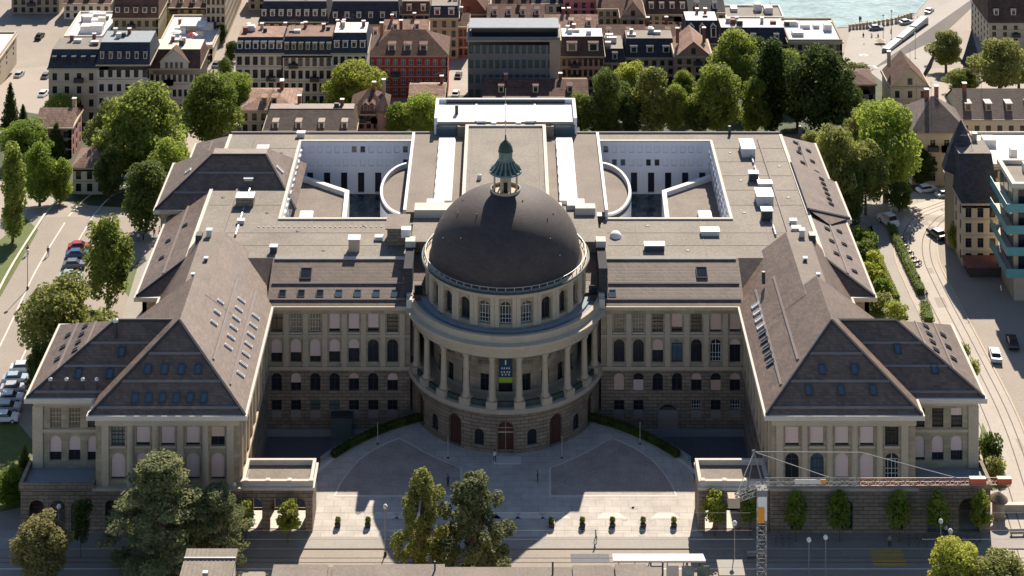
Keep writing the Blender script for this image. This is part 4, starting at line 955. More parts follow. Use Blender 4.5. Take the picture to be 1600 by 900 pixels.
    for i in range(rn.randrange(0, 3)):
        cx, cy = rn.uniform(-hw * .8, hw * .8), depth * rn.uniform(.4, .6); MB().tube((cx, cy, tz - 1), (cx, cy, tz + 3), .04, n=4).tube((cx - .6, cy, tz + 2.6), (cx + .6, cy, tz + 2.6), .03, n=4).build('aerial', 'metal_dark', H)
    if roof == 'mansard':
        for i in range(rn.randrange(1, 5)):
            cx, cy, s_ = rn.uniform(-hw * .75, hw * .75), rn.uniform(inset + .8, max(inset + .9, depth - inset - 1.5)), rn.uniform(.4, 1.1); MB().box(cx - s_, cx + s_, cy, cy + s_ * 1.4, tz, tz + rn.uniform(.4, 1.4)).build('roof_hatch', rn.choice(('metal_light', 'metal_dark', 'offwhite', 'brick_red')), H)
    for i in range(chim):
        cx = rn.uniform(-hw * .85, hw * .85); cy = depth * rn.uniform(.45, .75)
        ch = MB().box(cx - .4, cx + .4, cy - .35, cy + .35, tz - 2.5, tz + 1.3).build('chimney', rn.choice(('brick_red', 'trim', 'terracotta')), H)
        MB().box(cx - .5, cx + .5, cy - .45, cy + .45, tz + 1.3, tz + 1.45).build('chimney_cap', 'metal_light', ch)
    return H, dict(hw=hw, he=he, depth=depth, tz=tz, z=gz, k=k)

# row beyond the plane trees, far left
house('white flat-roofed block cut by the left edge of the picture', -110, -28, 158, 128, 0, 34, 'flat', 'beige', rows=3, cols=8, top='white', chim=0, dn=0, side=5)
house('cream corner house with blue-black mansard beside the valley street', 76, 152, 192, 107, 77, 13, 'mansard', 'cream', 'slate_blue', 4, 4, dn=5, dm='metal_dark', dw=.9, seed=2, inset=2.6)
house('cream house with tall blue-black mansard and six white dormers', 152, 233, 192, 101, 66, 13, 'mansard', 'cream_light', 'slate_blue', 4, 6, dn=6, dm='cream_light', dw=.9, seed=3, inset=2.6, top='walkway')
H, q = house('broad low cream house with a central gable in its dark roof', 233, 312, 180, 107, 77, 12, 'mansard', 'cream_light', 'tile_brown', 3, 9, dn=0, seed=4, w_=.9, inset=2.6, top='cream_light')
g = MB().add([(-3.4, -.3, q['he'] - .2), (3.4, -.3, q['he'] - .2), (3.4, -.3, q['he'] + 1.8), (0, -.3, q['he'] + 4.6), (-3.4, -.3, q['he'] + 1.8), (-3.4, 3, q['he'] - .2), (3.4, 3, q['he'] - .2), (3.4, 3, q['he'] + 1.8), (0, 3, q['he'] + 4.6), (-3.4, 3, q['he'] + 1.8)],
             [(0, 1, 2, 3, 4), (1, 6, 7, 2), (0, 4, 9, 5), (5, 9, 8, 7, 6)]).build('roof_gable', 'cream_light', H)
MB().add([(-3.8, -.5, q['he'] + 1.5), (0, -.5, q['he'] + 4.8), (3.8, -.5, q['he'] + 1.5), (-3.8, 3, q['he'] + 1.5), (0, 3, q['he'] + 4.8), (3.8, 3, q['he'] + 1.5)], [(0, 1, 4, 3), (1, 2, 5, 4)]).build('gable_roof', 'tile_brown', g)
for i in range(4): MB().box(-2.2 + 1.2 * i, -1.5 + 1.2 * i, -.36, -.28, q['he'] + .2, q['he'] + 1.6).build('pane', 'glass', g)
house('pale flat-roofed house crowded with skylights behind the blue mansards', 100, 166, 84, 60, 0, 20, 'flat', 'cream_light', rows=2, cols=5, top='offwhite', dn=9, chim=2, seed=5)
house('olive stone house under a dark red roof with dormers', 176, 247, 74, 28, -4, 14, 'mansard', 'olive_wall', 'tile_brown', 3, 6, dn=5, dm='cream_light', seed=6)
H, q = house('house with a crowded roof terrace and a red parasol', 247, 332, 96, 74, 0, 24, 'flat', 'cream', rows=2, cols=6, top='offwhite', dn=6, chim=1, seed=7)
tz = q['tz']
par = lambda parent, x, y, m, r=1.6: (MB().tube((x, y, tz), (x, y, tz + 2.4), .05).build('parasol_pole', 'metal_light', parent), MB().lathe([(r, tz + 2.1), (r * .5, tz + 2.45), (0, tz + 2.7)], 8, c=(x, y)).build('parasol_canopy', m, parent))
par(H, 1.5, 3.2, 'red_paint', 1.5); par(H, -3.5, 5, 'white', 1.7); par(H, 4.5, 8, 'cream_light', 1.6)
MB().box(-3, 4, 9, 13, tz + 2.3, tz + 2.5).build('pergola_roof', 'white', H)
for x in (-2.8, 3.8):
    for y in (9.2, 12.8): MB().box(x - .1, x + .1, y - .1, y + .1, tz, tz + 2.3).build('pergola_post', 'white', H)
house('tall beige slab with narrow vertical windows turned to the right', 322, 352, 66, -6, -30, 34, 'flat', 'beige', rows=5, cols=4, side=18, chim=0, top='tile_orange', h_=2.2, w_=.9, seed=8)
# long mansard terrace
house('cream terrace house with blue mansard, left end of the long row', 368, 442, 168, 83, 58, 13, 'mansard', 'cream_light', 'slate_blue', 4, 6, dn=6, seed=9, h_=2.5, top='tile_orange', inset=2.6, w_=1.5, frame='frame_dark')
house('cream terrace house with round dormers in the middle of the long row', 442, 519, 168, 85, 57, 13, 'mansard', 'cream_light', 'slate_blue', 4, 7, dn=7, dm='cream', dw=1.0, seed=10, h_=2.5, top='tile_orange', inset=2.6, w_=1.5, frame='frame_dark')
house('cream terrace house with the tallest blue mansard next to the red house', 519, 573, 168, 83, 51, 13, 'mansard', 'cream_light', 'slate_blue', 4, 5, dn=4, seed=11, h_=2.2, top='offwhite', inset=2.8, w_=1.3, frame='frame_dark')
house('dark red house with brown hipped roof and three white dormers', 574, 699, 152, 87, 46, 13, 'hip', 'red_wall', 'tile_brown', 4, 10, dn=3, seed=12, side=3, w_=1.7, h_=2.0, dw=1.9, dh=1.5, frame='metal_light', dt=.2, glass='glass_sky')
house('long dark-roofed house with small white dormers behind the mansard row', 405, 512, 52, 34, 2, 16, 'mansard', 'beige', 'slate_dark', 2, 8, dn=8, seed=13, inset=4, top='zinc')
house('dark-roofed house with a row of white dormers behind the red house', 514, 625, 54, 38, 2, 16, 'mansard', 'cream', 'slate_dark', 2, 8, dn=6, seed=14, inset=4, top='zinc')
house('tall yellow-beige house with two white dormers above the red house', 672, 716, 92, 28, 9, 14, 'mansard', 'olive_wall', 'slate_dark', 4, 3, dn=2, seed=15, side=2, dw=1.6)
house('brick-red gabled house near the top edge of the picture', 702, 762, 48, 22, -18, 14, 'front_gable', 'brick_red', 'tile_brown', 3, 4, seed=16)
house('narrow orange-plastered house wedged by the grey office', 716, 732, 90, 42, 20, 10, 'gable', 'terracotta', 'tile_brown', 3, 2, seed=17, chim=1)
H, q = house('grey office block with glass bands and a white flat roof', 731, 875, 158, 63, 0, 11, 'flat', 'grey_wall', rows=4, cols=14, top='gravel', dn=4, chim=0, seed=18, w_=1.5, h_=2.1, style='plain', glass='glass_green', band=False)
MB().box(-q['hw'] + 1, q['hw'] - .5, 2.0, 8, q['he'] + .3, q['he'] + 2.4).build('penthouse', 'glass', H); MB().box(-q['hw'] + .3, q['hw'] - .2, 1.4, 8.5, q['he'] + 2.4, q['he'] + 2.7).build('penthouse_roof', 'walkway', H)
MB().box(q['hw'] - 2.6, q['hw'] + .12, -.16, -.04, 0, q['he'] - .3).build('concrete_pier', 'trim', H)
house('brown-roofed house with one big white box dormer', 877, 944, 140, 88, 57, 12, 'mansard', 'pink_wall', 'tile_brown', 3, 8, dn=2, dw=2.6, dh=2.0, seed=19, w_=.9, inset=3, top='white')
house('narrow dark house topped by a planted roof terrace', 946, 976, 134, 98, 76, 14, 'mansard', 'beige', 'slate_dark', 3, 3, dn=1, seed=20, chim=0, top='gravel')
house('beige house with dark mansard and three white dormers beside the pink gable', 978, 1054, 132, 90, 60, 12, 'mansard', 'beige', 'slate_dark', 3, 6, dn=3, dw=1.8, seed=21, inset=3)
house('pink-brown house with its steep gable turned to the viewer', 1055, 1112, 142, 88, 64, 12, 'front_gable', 'pink_wall', 'tile_orange', 4, 4, seed=22)
house('rose-red house at the top edge of the picture', 880, 932, 40, -12, -40, 12, 'hip', 'rose_wall', 'tile_brown', 4, 4, seed=23, side=2)
house('beige house squeezed beside the rose-red one', 934, 966, 52, 14, -12, 12, 'gable', 'cream', 'tile_brown', 3, 3, seed=24)
house('half-timbered house with pointed front gable and stone ground floor', 970, 1008, 66, 28, 2, 13, 'front_gable', 'stone_house', 'tile_brown', 3, 3, seed=25)
house('dark brown-roofed row with white dormers near the river', 1010, 1075, 52, 22, -8, 13, 'mansard', 'beige', 'tile_brown', 3, 6, dn=4, seed=26, inset=4)
house('brown row house between the dormer row and the river', 1076, 1132, 46, 20, -4, 12, 'gable', 'cream', 'slate_dark', 2, 5, dn=2, seed=27)
house('dark mansard house with three tall white arched dormers', 1072, 1124, 104, 68, 32, 13, 'mansard', 'beige', 'slate_dark', 3, 5, dn=3, dw=1.5, dh=2.6, dg=True, seed=28, inset=3, top='white')
house('long black-roofed house rising behind the tall trees', 1124, 1232, 104, 70, 43, 13, 'mansard', 'grey_wall', 'slate_dark', 3, 9, dn=3, seed=29, inset=3, top='offwhite')
house('grey stone corner house with cluttered beige roof deck by the quay', 1232, 1316, 108, 66, 0, 17, 'flat', 'stone_house', rows=3, cols=7, dn=6, top='offwhite', chim=1, seed=30)
house('white flat-roofed riverside pavilion behind the quay house', 1134, 1225, 50, 30, 0, 10, 'flat', 'offwhite', rows=1, cols=7, dn=4, top='gravel', chim=1, seed=31)
# gaps behind: more old-town roofs in the top strip
house('cream house with brown ridge roof at the very top, left of the rose-red house', 770, 830, 34, 8, -26, 14, 'gable', 'cream', 'tile_brown', 2, 5, dn=3, seed=32)
house('white-rendered house with slate ridge at the very top beside the rose-red house', 832, 878, 36, 6, -24, 14, 'gable', 'offwhite', 'slate_dark', 2, 4, dn=2, seed=33)
house('brown old house standing directly behind the grey office', 762, 850, 62, 30, 6, 12, 'gable', 'stone_house', 'tile_brown', 2, 7, dn=4, seed=34)
house('low tiled house between the rose-red house and the white box dormer', 852, 934, 78, 48, 22, 12, 'gable', 'beige', 'tile_orange', 2, 6, dn=3, seed=35)
house('tawny house behind the beige mansard with three dormers', 936, 1060, 92, 62, 38, 11, 'gable', 'olive_wall', 'tile_brown', 2, 8, dn=4, seed=36)
house('ochre house left of the brick-red gable at the top', 628, 672, 50, 22, 2, 13, 'mansard', 'cream', 'tile_brown', 3, 4, dn=2, seed=37)
house('small tiled house behind the red house', 600, 668, 74, 52, 30, 11, 'gable', 'beige', 'tile_orange', 2, 5, dn=2, seed=38)
house('tiled row house behind the long mansard row', 400, 500, 84, 64, 44, 10, 'gable', 'cream', 'tile_orange', 2, 8, dn=5, seed=39)
house('stone row house behind the middle of the mansard row', 502, 598, 84, 62, 40, 10, 'gable', 'stone_house', 'tile_brown', 2, 8, dn=4, seed=40)
house('cream house behind the cream corner house, left of the olive one', 100, 172, 30, 6, -22, 14, 'gable', 'cream_light', 'tile_brown', 2, 6, dn=3, seed=41)
house('brown-roofed house at the top edge above the red parasol', 252, 330, 40, 12, -14, 14, 'gable', 'stone_house', 'tile_brown', 3, 6, dn=4, seed=42)
house('dark stone house closing the valley street at the top left', 18, 92, 22, -16, -40, 12, 'gable', 'stone_house', 'slate_dark', 3, 6, dn=3, seed=61)
house('brown-roofed house at the top between the beige slab and the dark dormer row', 388, 470, 16, -8, -34, 12, 'gable', 'cream', 'tile_brown', 2, 6, dn=3, seed=62)
house('tall pale house at the top above the olive stone house', 168, 250, 18, -18, -44, 12, 'gable', 'offwhite', 'tile_orange', 3, 6, dn=3, seed=63)
# houses close behind the domed building
house('small pink gabled house half hidden by the dark conifer', 56, 112, 250, 200, 168, 10, 'gable', 'pink_wall', 'tile_orange', 3, 3, seed=43, side=3, chim=1, blinds=.0)
house('small white house with pale pink roof beyond the parking street', 114, 166, 304, 262, 228, 9, 'hip', 'cream_light', 'tile_orange', 2, 3, seed=44, chim=1, side=2)
house('villa with pale orange hipped roof behind the left court', 376, 462, 210, 172, 140, 13, 'hip', 'cream', 'tile_orange', 2, 6, seed=45, dn=2, dm='cream')
house('long slate-roofed villa just behind the roof edge of the left court', 412, 556, 228, 204, 170, 12, 'mansard', 'beige', 'slate', 2, 9, seed=46, dn=4, inset=4.5, dm='white', dt=.12, top='slate')
H, q = house('turreted pink brick villa with pointed dormers', 548, 604, 215, 178, 138, 11, 'hip', 'pink_wall', 'tile_brown', 3, 5, seed=47, dn=2, dg=True, dm='pink_wall', dt=.1)
MB().lathe([(1.9, -3), (1.9, q['he'] + 1)], 8, c=(q['hw'] - .6, 0)).build('turret', 'pink_wall', H); MB().lathe([(2.3, q['he'] + .9), (0, q['he'] + 4.6)], 8, c=(q['hw'] - .6, 0)).build('turret_roof', 'tile_orange', H)
house('little pink house between the turreted villa and the white terrace', 640, 694, 176, 152, 132, 9, 'gable', 'pink_wall', 'tile_orange', 2, 4, seed=48, chim=1)
house('brown-roofed house behind the white roof terrace', 756, 918, 178, 152, 124, 12, 'gable', 'beige', 'tile_brown', 2, 9, seed=49, dn=3)
# right-hand side
H, q = house('cream hillside house with its hipped wing towards the domed building', 1425, 1512, 290, 208, 150, 13, 'hip', 'cream', 'slate', 3, 4, seed=50, side=5, dn=0, blinds=.0, frame='frame_wood')
house('long cream hillside house with brown ridge roof and three dormers', 1500, 1660, 262, 187, 138, 13, 'gable', 'cream', 'slate', 3, 9, seed=51, dn=5, dm='beige')
house('small red-tiled gabled house below the long cream house', 1392, 1452, 176, 136, 104, 11, 'front_gable', 'cream', 'tile_brown', 2, 3, seed=52, chim=1)
house('big cream corner house with dark roof in the top right corner', 1545, 1680, 90, 36, -8, 20, 'mansard', 'cream', 'tile_brown', 5, 8, seed=53, side=6, dn=5, inset=5)
house('low beige café house with planted terrace by the tall dark trees', 1312, 1368, 166, 132, 112, 10, 'hip', 'beige', 'tile_brown', 1, 4, seed=54, chim=0)
H, q = house('narrow dark-roofed house with ochre front and steep turret', 1504, 1560, 416, 318, 240, 14, 'mansard', 'cream', 'slate_dark', 4, 3, seed=55, inset=4.0, chim=1, dn=0, side=4)
MB().lathe([(3.0, 0), (3.0, q['he'] + 3)], 10, c=(-1.5, 9)).build('turret', 'stone_house', H); MB().lathe([(3.6, q['he'] + 2.8), (2.6, q['he'] + 6), (.8, q['he'] + 10.5), (0, q['he'] + 12)], 10, c=(-1.5, 9)).build('turret_roof', 'slate_dark', H)
MB().box(-q['hw'] - .3, q['hw'] + .5, -4.5, -.1, 1.8, 2.1).build('porch_roof', 'brick_red', H); MB().box(-q['hw'] + .3, q['hw'], -4.2, -.2, 0, 1.8).build('porch', 'frame_dark', H)
H, q = house('slim house with pale flat roof between the turret and the teal balconies', 1545, 1660, 330, 262, 0, 16, 'flat', 'cream', rows=4, cols=6, top='white', seed=56, chim=1, dn=2)
# office with teal glass balconies
T = empty('balcony_office', (88.9, 31.0, 0), label='flat-roofed office with stacked teal glass balconies at the right edge', cat='building')
MB().box(1.6, 26, 1.6, 11.5, -.5, 20.2).build('core', 'beige', T)
MB().ring(rect(1.2, 26.5, 1.2, 12), rect(2.0, 25.5, 2.0, 11.2), 20.2, 21.0).build('roof_parapet', 'trim_light', T); MB().box(2.0, 25.5, 2.0, 11.2, 20.2, 20.3).build('roof', 'gravel', T)
MB().box(5, 12, 5, 9, 20.2, 21.8).build('roof_plant', 'offwhite', T)
for i in range(4):
    z = 5.0 + 3.85 * i
    sl_ = MB().box(0, 27, 0, 11.5, z, z + .3).build('balcony_slab', 'trim_light', T)
    MB().box(-.1, .0, -.1, 11.6, z - .1, z + 1.4).build('balustrade_glass', 'teal', sl_); MB().box(.0, 27, -.1, .0, z - .1, z + 1.4).build('balustrade_glass', 'teal', sl_)
    for j in range(7): MB().box(2.4 + j * 3.4, 5.2 + j * 3.4, 1.5, 1.62, z + .5, z + 3.2).build('window', 'glass', T)
    for j in range(3): MB().box(1.5, 1.62, 2.2 + j * 3.1, 4.6 + j * 3.1, z + .5, z + 3.2).build('window', 'glass_warm', T)
# slate spire among the quay trees
gx, gy, gz = GP(1518, 122); T = empty('spire_tower', (gx, gy, gz), label='slim tower with pointed blue slate spire among the quay trees', cat='tower')
MB().lathe([(2.2, -1), (2.2, 4)], 8).build('shaft', 'stone_house', T); MB().lathe([(2.9, 3.8), (1.9, 6.5), (.7, 10.5), (0, 13)], 8).build('spire', 'slate_blue', T)
MB().lathe([(0, 13), (.18, 13.1), (.05, 14.2), (0, 14.3)], 6).build('finial', 'metal_dark', T)
# foreground roofs at the lower edge
T = empty('street_building', (0, -60, 0), label='brown roof of the long building at the bottom edge of the picture', cat='building')
xa, ya = PX(440, 889, 13); xb = PX(1030, 889, 13)[0]
MB().box(xa, xb, ya - 16, ya, -.5, 12.6).build('wall', 'stone', T, (0, 60, 0))
MB().box(xa - .5, xb + .5, ya - 16.5, ya + .4, 12.6, 13).build('roof', 'gravel_brown', T, (0, 60, 0))
for u, w_, h_ in ((470, 7, .45), (560, 6.5, .4), (640, 9, .5), (925, 5, .35), (985, 4, .5)):
    x = PX(u, 889, 13)[0]; MB().box(x - w_ / 2, x + w_ / 2, ya - 3, ya + .2, 13.0, 13 + h_).build('roof_parapet', 'gravel_brown', T, (0, 60, 0))
for x in (-9, 6, 20): MB().tube((x, ya - 1, 12.8), (x, ya - 1, 14.6), .12).build('vent_pipe', 'metal_dark', T, (0, 60, 0))
xa, ya = PX(292, 857, 8); xb = PX(372, 857, 8)[0]
T = empty('street_pavilion', ((xa + xb) / 2, ya - 5, 0), label='small pavilion with pale ribbed metal roof below the pines', cat='building'); hw = (xb - xa) / 2
MB().box(-hw + .3, hw - .3, -5.2, 4.6, -.3, 7.6).build('wall', 'offwhite', T); MB().box(-hw, hw, -5.5, 5, 7.6, 8.0).build('roof', 'gravel', T)
for i in range(12): MB().box(-hw + .3 + i * (2 * hw - .6) / 11 - .05, -hw + .3 + i * (2 * hw - .6) / 11 + .05, -5.4, 4.9, 8, 8.08).build('roof_rib', 'gravel_brown', T)
MB().box(-.3, .4, -1.8, -1.2, 8, 9).build('roof_vent', 'metal_grey', T); MB().box(-hw, hw, 2.6, 2.8, 8.0, 8.25).build('roof_step', 'metal_grey', T)

# ================================================================== TREES AND PLANTING
def leaf_mesh(name, blobs, n, size, m, seed, flat_=.25, shell=.55):
    """many leaf-sized rhombs spread through clumps; blobs = (centre, radius vector)"""
    rn = random.Random(seed); vs = []; fs = []
    wts = [b[1][0] * b[1][1] + b[1][0] * b[1][2] for b in blobs]; tot = sum(wts)
    for (c, r), wt in zip(blobs, wts):
        for _ in range(max(4, int(n * wt / tot))):
            while True:
                d_ = Vector((rn.gauss(0, 1), rn.gauss(0, 1), rn.gauss(0, 1)))
                if d_.length > .01: break
            d_.normalize(); q = shell + (1 - shell) * rn.random() ** .6
            if rn.random() < .15: q *= rn.random()
            p = Vector((c[0] + d_.x * r[0] * q, c[1] + d_.y * r[1] * q, c[2] + d_.z * r[2] * q))
            nn = (d_ * .8 + Vector((rn.uniform(-1, 1), rn.uniform(-1, 1), rn.uniform(-.5, 1.2)))).normalized()
            a = nn.orthogonal().normalized(); a.rotate(Matrix.Rotation(rn.uniform(0, 6.28), 3, nn)); b = nn.cross(a)
            s = size * rn.uniform(.6, 1.35); k = len(vs)
            vs += [p + a * s, p + b * s * .62 + nn * s * flat_, p - a * s, p - b * s * .62 + nn * s * flat_]; fs.append((k, k + 1, k + 2, k + 3))
    me = bpy.data.meshes.new(name); me.from_pydata([tuple(v) for v in vs], [], fs); me.materials.append(MATS[m]); me.update(); return me
def trunk_mesh(h, r, limbs, m, seed, top=.75):
    rn = random.Random(seed); b = MB(); pts = [(0, 0, -.3)]
    for i in range(1, 5): pts.append((rn.uniform(-.15, .15) * i * .3, rn.uniform(-.15, .15) * i * .3, h * top * i / 4))
    for i in range(4): b.tube(pts[i], pts[i + 1], r * (1 - .2 * i), r * (.8 - .2 * i), 7)
    for c in limbs:
        t = rn.uniform(.45, .95); p = Vector(pts[2]).lerp(Vector(pts[4]), t); b.tube(p, p.lerp(Vector(c), .7), r * .3, r * .08, 5)
    return b.mesh('trunk', m)
def blobs_ellipsoid(rx, rz, zc, n, br, seed, squash=.8, low=-.8):
    rn = random.Random(seed); out = []
    for i in range(n):
        z = low + (1 - low) * (i + .5) / n; a = i * 2.39996 + rn.uniform(-.4, .4); rr = math.sqrt(max(0, 1 - z * z)); q = rn.uniform(.5, 1.04)
        s = br * rn.uniform(.5, 1.4)
        out.append(((rx * rr * q * math.cos(a), rx * rr * q * math.sin(a), zc + rz * z * rn.uniform(.75, .98)), (s, s, s * squash)))
    return out
TT = {}
def tree_type(k, h, blobs, n, size, m, seed, tr, bark='bark', top=.75, **kw):
    TT[k] = (leaf_mesh('crown', blobs, n, size, m, seed, **kw), trunk_mesh(h, tr, [b[0] for b in blobs[:9]], bark, seed, top), h)
E = blobs_ellipsoid
def variants(k, f):
    for i, mm in enumerate(f['mats']):
        tree_type(k + '_' + mm, f['h'], f['blobs'](f['seed'] + i), f['n'], f['size'], 'leaf_' + mm, f['seed'] + i, f['tr'], **f.get('kw', {}))
variants('broad', dict(mats=('mid', 'dark', 'lime', 'bright', 'olive'), h=14, blobs=lambda s: E(4.5, 5.4, 7.6, 46, 1.7, s, .8, -.95), n=11000, size=.27, seed=3, tr=.45))
variants('oval', dict(mats=('mid', 'dark', 'bright', 'olive'), h=13, blobs=lambda s: E(2.9, 5.6, 6.6, 34, 1.4, s, 1.0, -.95), n=8000, size=.25, seed=13, tr=.32))
variants('birch', dict(mats=('olive', 'mid', 'rust'), h=14, blobs=lambda s: [((x * .9, y * .9, z), (.95, .95, 1.5)) for (x, y, z), r in E(3.3, 5.6, 7.6, 42, 1, s)], n=7500, size=.23, seed=23, tr=.25))
variants('poplar', dict(mats=('mid', 'dark'), h=17, blobs=lambda s: E(1.5, 8.0, 8.8, 34, 1.1, s, 1.5, -.95), n=7000, size=.26, seed=33, tr=.3))
def cone(s, h=12, r=2.9, n=44):
    rn = random.Random(s); out = []
    for i in range(n):
        t = (i + .5) / n; a = i * 2.4; q = r * (1 - t) ** .85; out.append(((q * .75 * math.cos(a), q * .75 * math.sin(a), .9 + t * (h - 1.2)), (.45 + q * .36, .45 + q * .36, .75)))
    return out
variants('conifer', dict(mats=('dark', 'mid'), h=12, blobs=cone, n=7000, size=.22, seed=43, tr=.25, kw=dict(top=.9)))
def pine(s, h=16, r=4.6):
    rn = random.Random(s); out = []
    for i in range(70):
        t = .06 + .94 * (i + .5) / 70; a = i * 2.4 + rn.uniform(-.5, .5); q = r * min(1, 1.75 * (1.06 - t)) * (.75 + .25 * min(1, t * 4)) * rn.uniform(.3, 1.05)
        out.append(((q * math.cos(a), q * math.sin(a), t * h), (rn.uniform(.9, 1.7), rn.uniform(.9, 1.7), rn.uniform(.5, .9))))
    return out
variants('pine', dict(mats=('pine', 'olive'), h=16, blobs=pine, n=17000, size=.19, seed=53, tr=.38, kw=dict(bark='bark_red', top=.97)))
def cedar(s): 
    rn = random.Random(s); out = []
    for i in range(60):
        t = (i + .5) / 60; a = i * 2.4 + rn.uniform(-.6, .6); q = (3.1 if t < .6 else 3.1 * (1.12 - t) / .52) * rn.uniform(.25, 1.1); out.append(((q * math.cos(a), q * math.sin(a), .6 + t * 13.6), (rn.uniform(.55, 1.05),) * 2 + (rn.uniform(.7, 1.3),)))
    return out
variants('cedar', dict(mats=('olive', 'pine'), h=15, blobs=cedar, n=11000, size=.2, seed=63, tr=.4, kw=dict(bark='bark_red', top=.9)))
variants('young', dict(mats=('lime', 'bright', 'dark'), h=6.4, blobs=lambda s: E(1.15, 2.3, 3.9, 16, .75, s, 1.0), n=1700, size=.2, seed=73, tr=.09, kw=dict(shell=.3)))
variants('shrub', dict(mats=('lime', 'bright', 'dark', 'olive'), h=1.6, blobs=lambda s: E(.85, .6, .7, 9, .55, s, .8, -.5), n=800, size=.13, seed=83, tr=.06))
BARE = {}
def tree(kind, u, v, hpx, wpx, label, name=None, cat='tree', group=None, z=None, rz=None):
    """u, v = where its foot stands; hpx, wpx = how tall and wide it looks"""
    crown, trunk, h0 = TT[kind]
    x, y, gz = GP(u, v); k = (y + CAMD) / FPX; H = hpx * k; W_ = wpx * k * 1.06
    w0 = max(abs(vv.co.x) for vv in crown.vertices) * 2 if kind not in BARE else BARE[kind]; BARE[kind] = w0
    T = empty(name or 'tree', (x, y, gz), random.uniform(0, 6.28) if rz is None else rz, label=label, cat=cat, group=group); T.scale = (W_ / w0, W_ / w0, H / h0)
    link('crown', crown, T); link('trunk', trunk, T); return T
G1 = 'trees in the garden left of the domed building'
tree('poplar_mid', 20, 378, 150, 44, 'tall columnar poplar at the left edge beside the parking street', 'poplar_tree', group=G1)
tree('conifer_dark', 16, 212, 82, 36, 'dark pointed conifer at the left edge above the poplar', 'conifer_tree', group=G1)
tree('conifer_dark', 36, 205, 42, 24, 'smaller dark conifer right beside the tall pointed one at the left edge', 'conifer_tree', group=G1)
tree('oval_bright', 62, 322, 100, 54, 'bright green leafy tree just right of the poplar', 'leafy_tree', group=G1)
tree('oval_bright', 94, 318, 72, 40, 'lower bright green tree in front of the small white house', 'leafy_tree', group=G1)
tree('broad_bright', 38, 262, 76, 84, 'round fresh green tree between the dark conifers and the poplar', 'leafy_tree', group=G1)
tree('conifer_dark', 88, 250, 58, 42, 'dark conifer in front of the small pink gabled house', 'conifer_tree', group=G1)
tree('broad_lime', 96, 200, 52, 62, 'yellow-green round tree above the small pink gabled house', 'leafy_tree', group=G1)
tree('broad_mid', 222, 292, 168, 150, 'huge spreading plane tree, the largest behind the left flank', 'plane_tree', group=G1)
tree('broad_olive', 182, 272, 120, 92, 'big olive-green plane tree on the left of the huge one', 'plane_tree', group=G1)
tree('broad_mid', 330, 238, 130, 104, 'big dark-shaded tree beside the left rear corner of the roof', 'leafy_tree', group=G1)
tree('broad_bright', 366, 196, 86, 70, 'light green tree in front of the long mansard row', 'leafy_tree', group=G1)
tree('oval_dark', 228, 362, 118, 74, 'dark egg-shaped tree close to the left flank', 'leafy_tree', group=G1)
tree('oval_bright', 266, 312, 98, 70, 'light green tree touching the left side pavilion', 'leafy_tree', group=G1)
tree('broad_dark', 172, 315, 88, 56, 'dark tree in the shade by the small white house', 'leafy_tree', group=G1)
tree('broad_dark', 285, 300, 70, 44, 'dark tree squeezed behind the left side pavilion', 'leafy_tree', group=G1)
tree('birch_mid', 168, 492, 158, 88, 'slender birch beside the row of parked cars', 'birch_tree', group=G1)
tree('broad_olive', 98, 600, 170, 150, 'large spreading tree over the parked cars at the left edge', 'leafy_tree', group=G1)
tree('broad_dark', 62, 645, 110, 52, 'dark tree overhanging the lowest parked cars', 'leafy_tree', group=G1)
tree('oval_dark', 138, 590, 110, 70, 'dark-leaved tree against the outer left pavilion', 'leafy_tree', group=G1)
G2 = 'trees in the gardens behind the domed building'
tree('broad_lime', 553, 182, 86, 90, 'yellow-green tree in front of the red house', 'leafy_tree', group=G2)
for u, v, h_, w_, lb in ((352, 128, 40, 26, 'small tree in the lane left of the long mansard row'), (362, 96, 34, 24, 'small tree farther up the lane left of the mansard row'), (345, 66, 30, 22, 'small tree at the foot of the beige slab')):
    tree('oval_dark', u, v, h_, w_, lb, 'street_tree', group=G2)
tree('shrub_lime', 482, 182, 26, 34, 'small lime bush in front of the long mansard row', 'leafy_bush', 'bush', G2)
tree('oval_bright', 622, 222, 62, 46, 'green tree left of the white roof terrace, beside the turreted villa', 'leafy_tree', group=G2)
tree('broad_bright', 660, 222, 78, 66, 'green tree touching the white roof terrace', 'leafy_tree', group=G2)
tree('broad_lime', 824, 142, 54, 56, 'lime tree in front of the grey office block', 'leafy_tree', group=G2)
tree('broad_lime', 882, 136, 38, 38, 'small lime tree right of the grey office block', 'leafy_tree', group=G2)
tree('oval_mid', 908, 208, 66, 48, 'green tree just right of the white roof terrace', 'leafy_tree', group=G2)
tree('broad_dark', 950, 208, 102, 72, 'dense dark tree with pale top behind the right court', 'leafy_tree', group=G2)
tree('conifer_dark', 958, 214, 46, 32, 'small pointed conifer behind the right court', 'conifer_tree', group=G2)
tree('oval_dark', 986, 212, 66, 40, 'dark narrow tree between the dense dark and the olive tree', 'leafy_tree', group=G2)
tree('broad_lime', 988, 190, 95, 62, 'yellow-green tree rising behind the dense dark tree', 'leafy_tree', group=G2)
tree('oval_olive', 1020, 212, 112, 62, 'olive-green oval tree behind the right court', 'leafy_tree', group=G2)
tree('broad_mid', 1056, 214, 86, 52, 'green tree right of the olive-green oval one', 'leafy_tree', group=G2)
tree('broad_mid', 1122, 216, 122, 98, 'broad grey-green tree behind the right-hand flat roof', 'leafy_tree', group=G2)
tree('broad_mid', 1150, 172, 132, 98, 'tallest tree of the group, in front of the long black-roofed house', 'leafy_tree', group=G2)
tree('poplar_dark', 1206, 208, 152, 62, 'dark tall tree right of the tallest one', 'poplar_tree', group=G2)
tree('broad_dark', 1282, 218, 150, 132, 'massive very dark tree above the right rear corner', 'leafy_tree', group=G2)
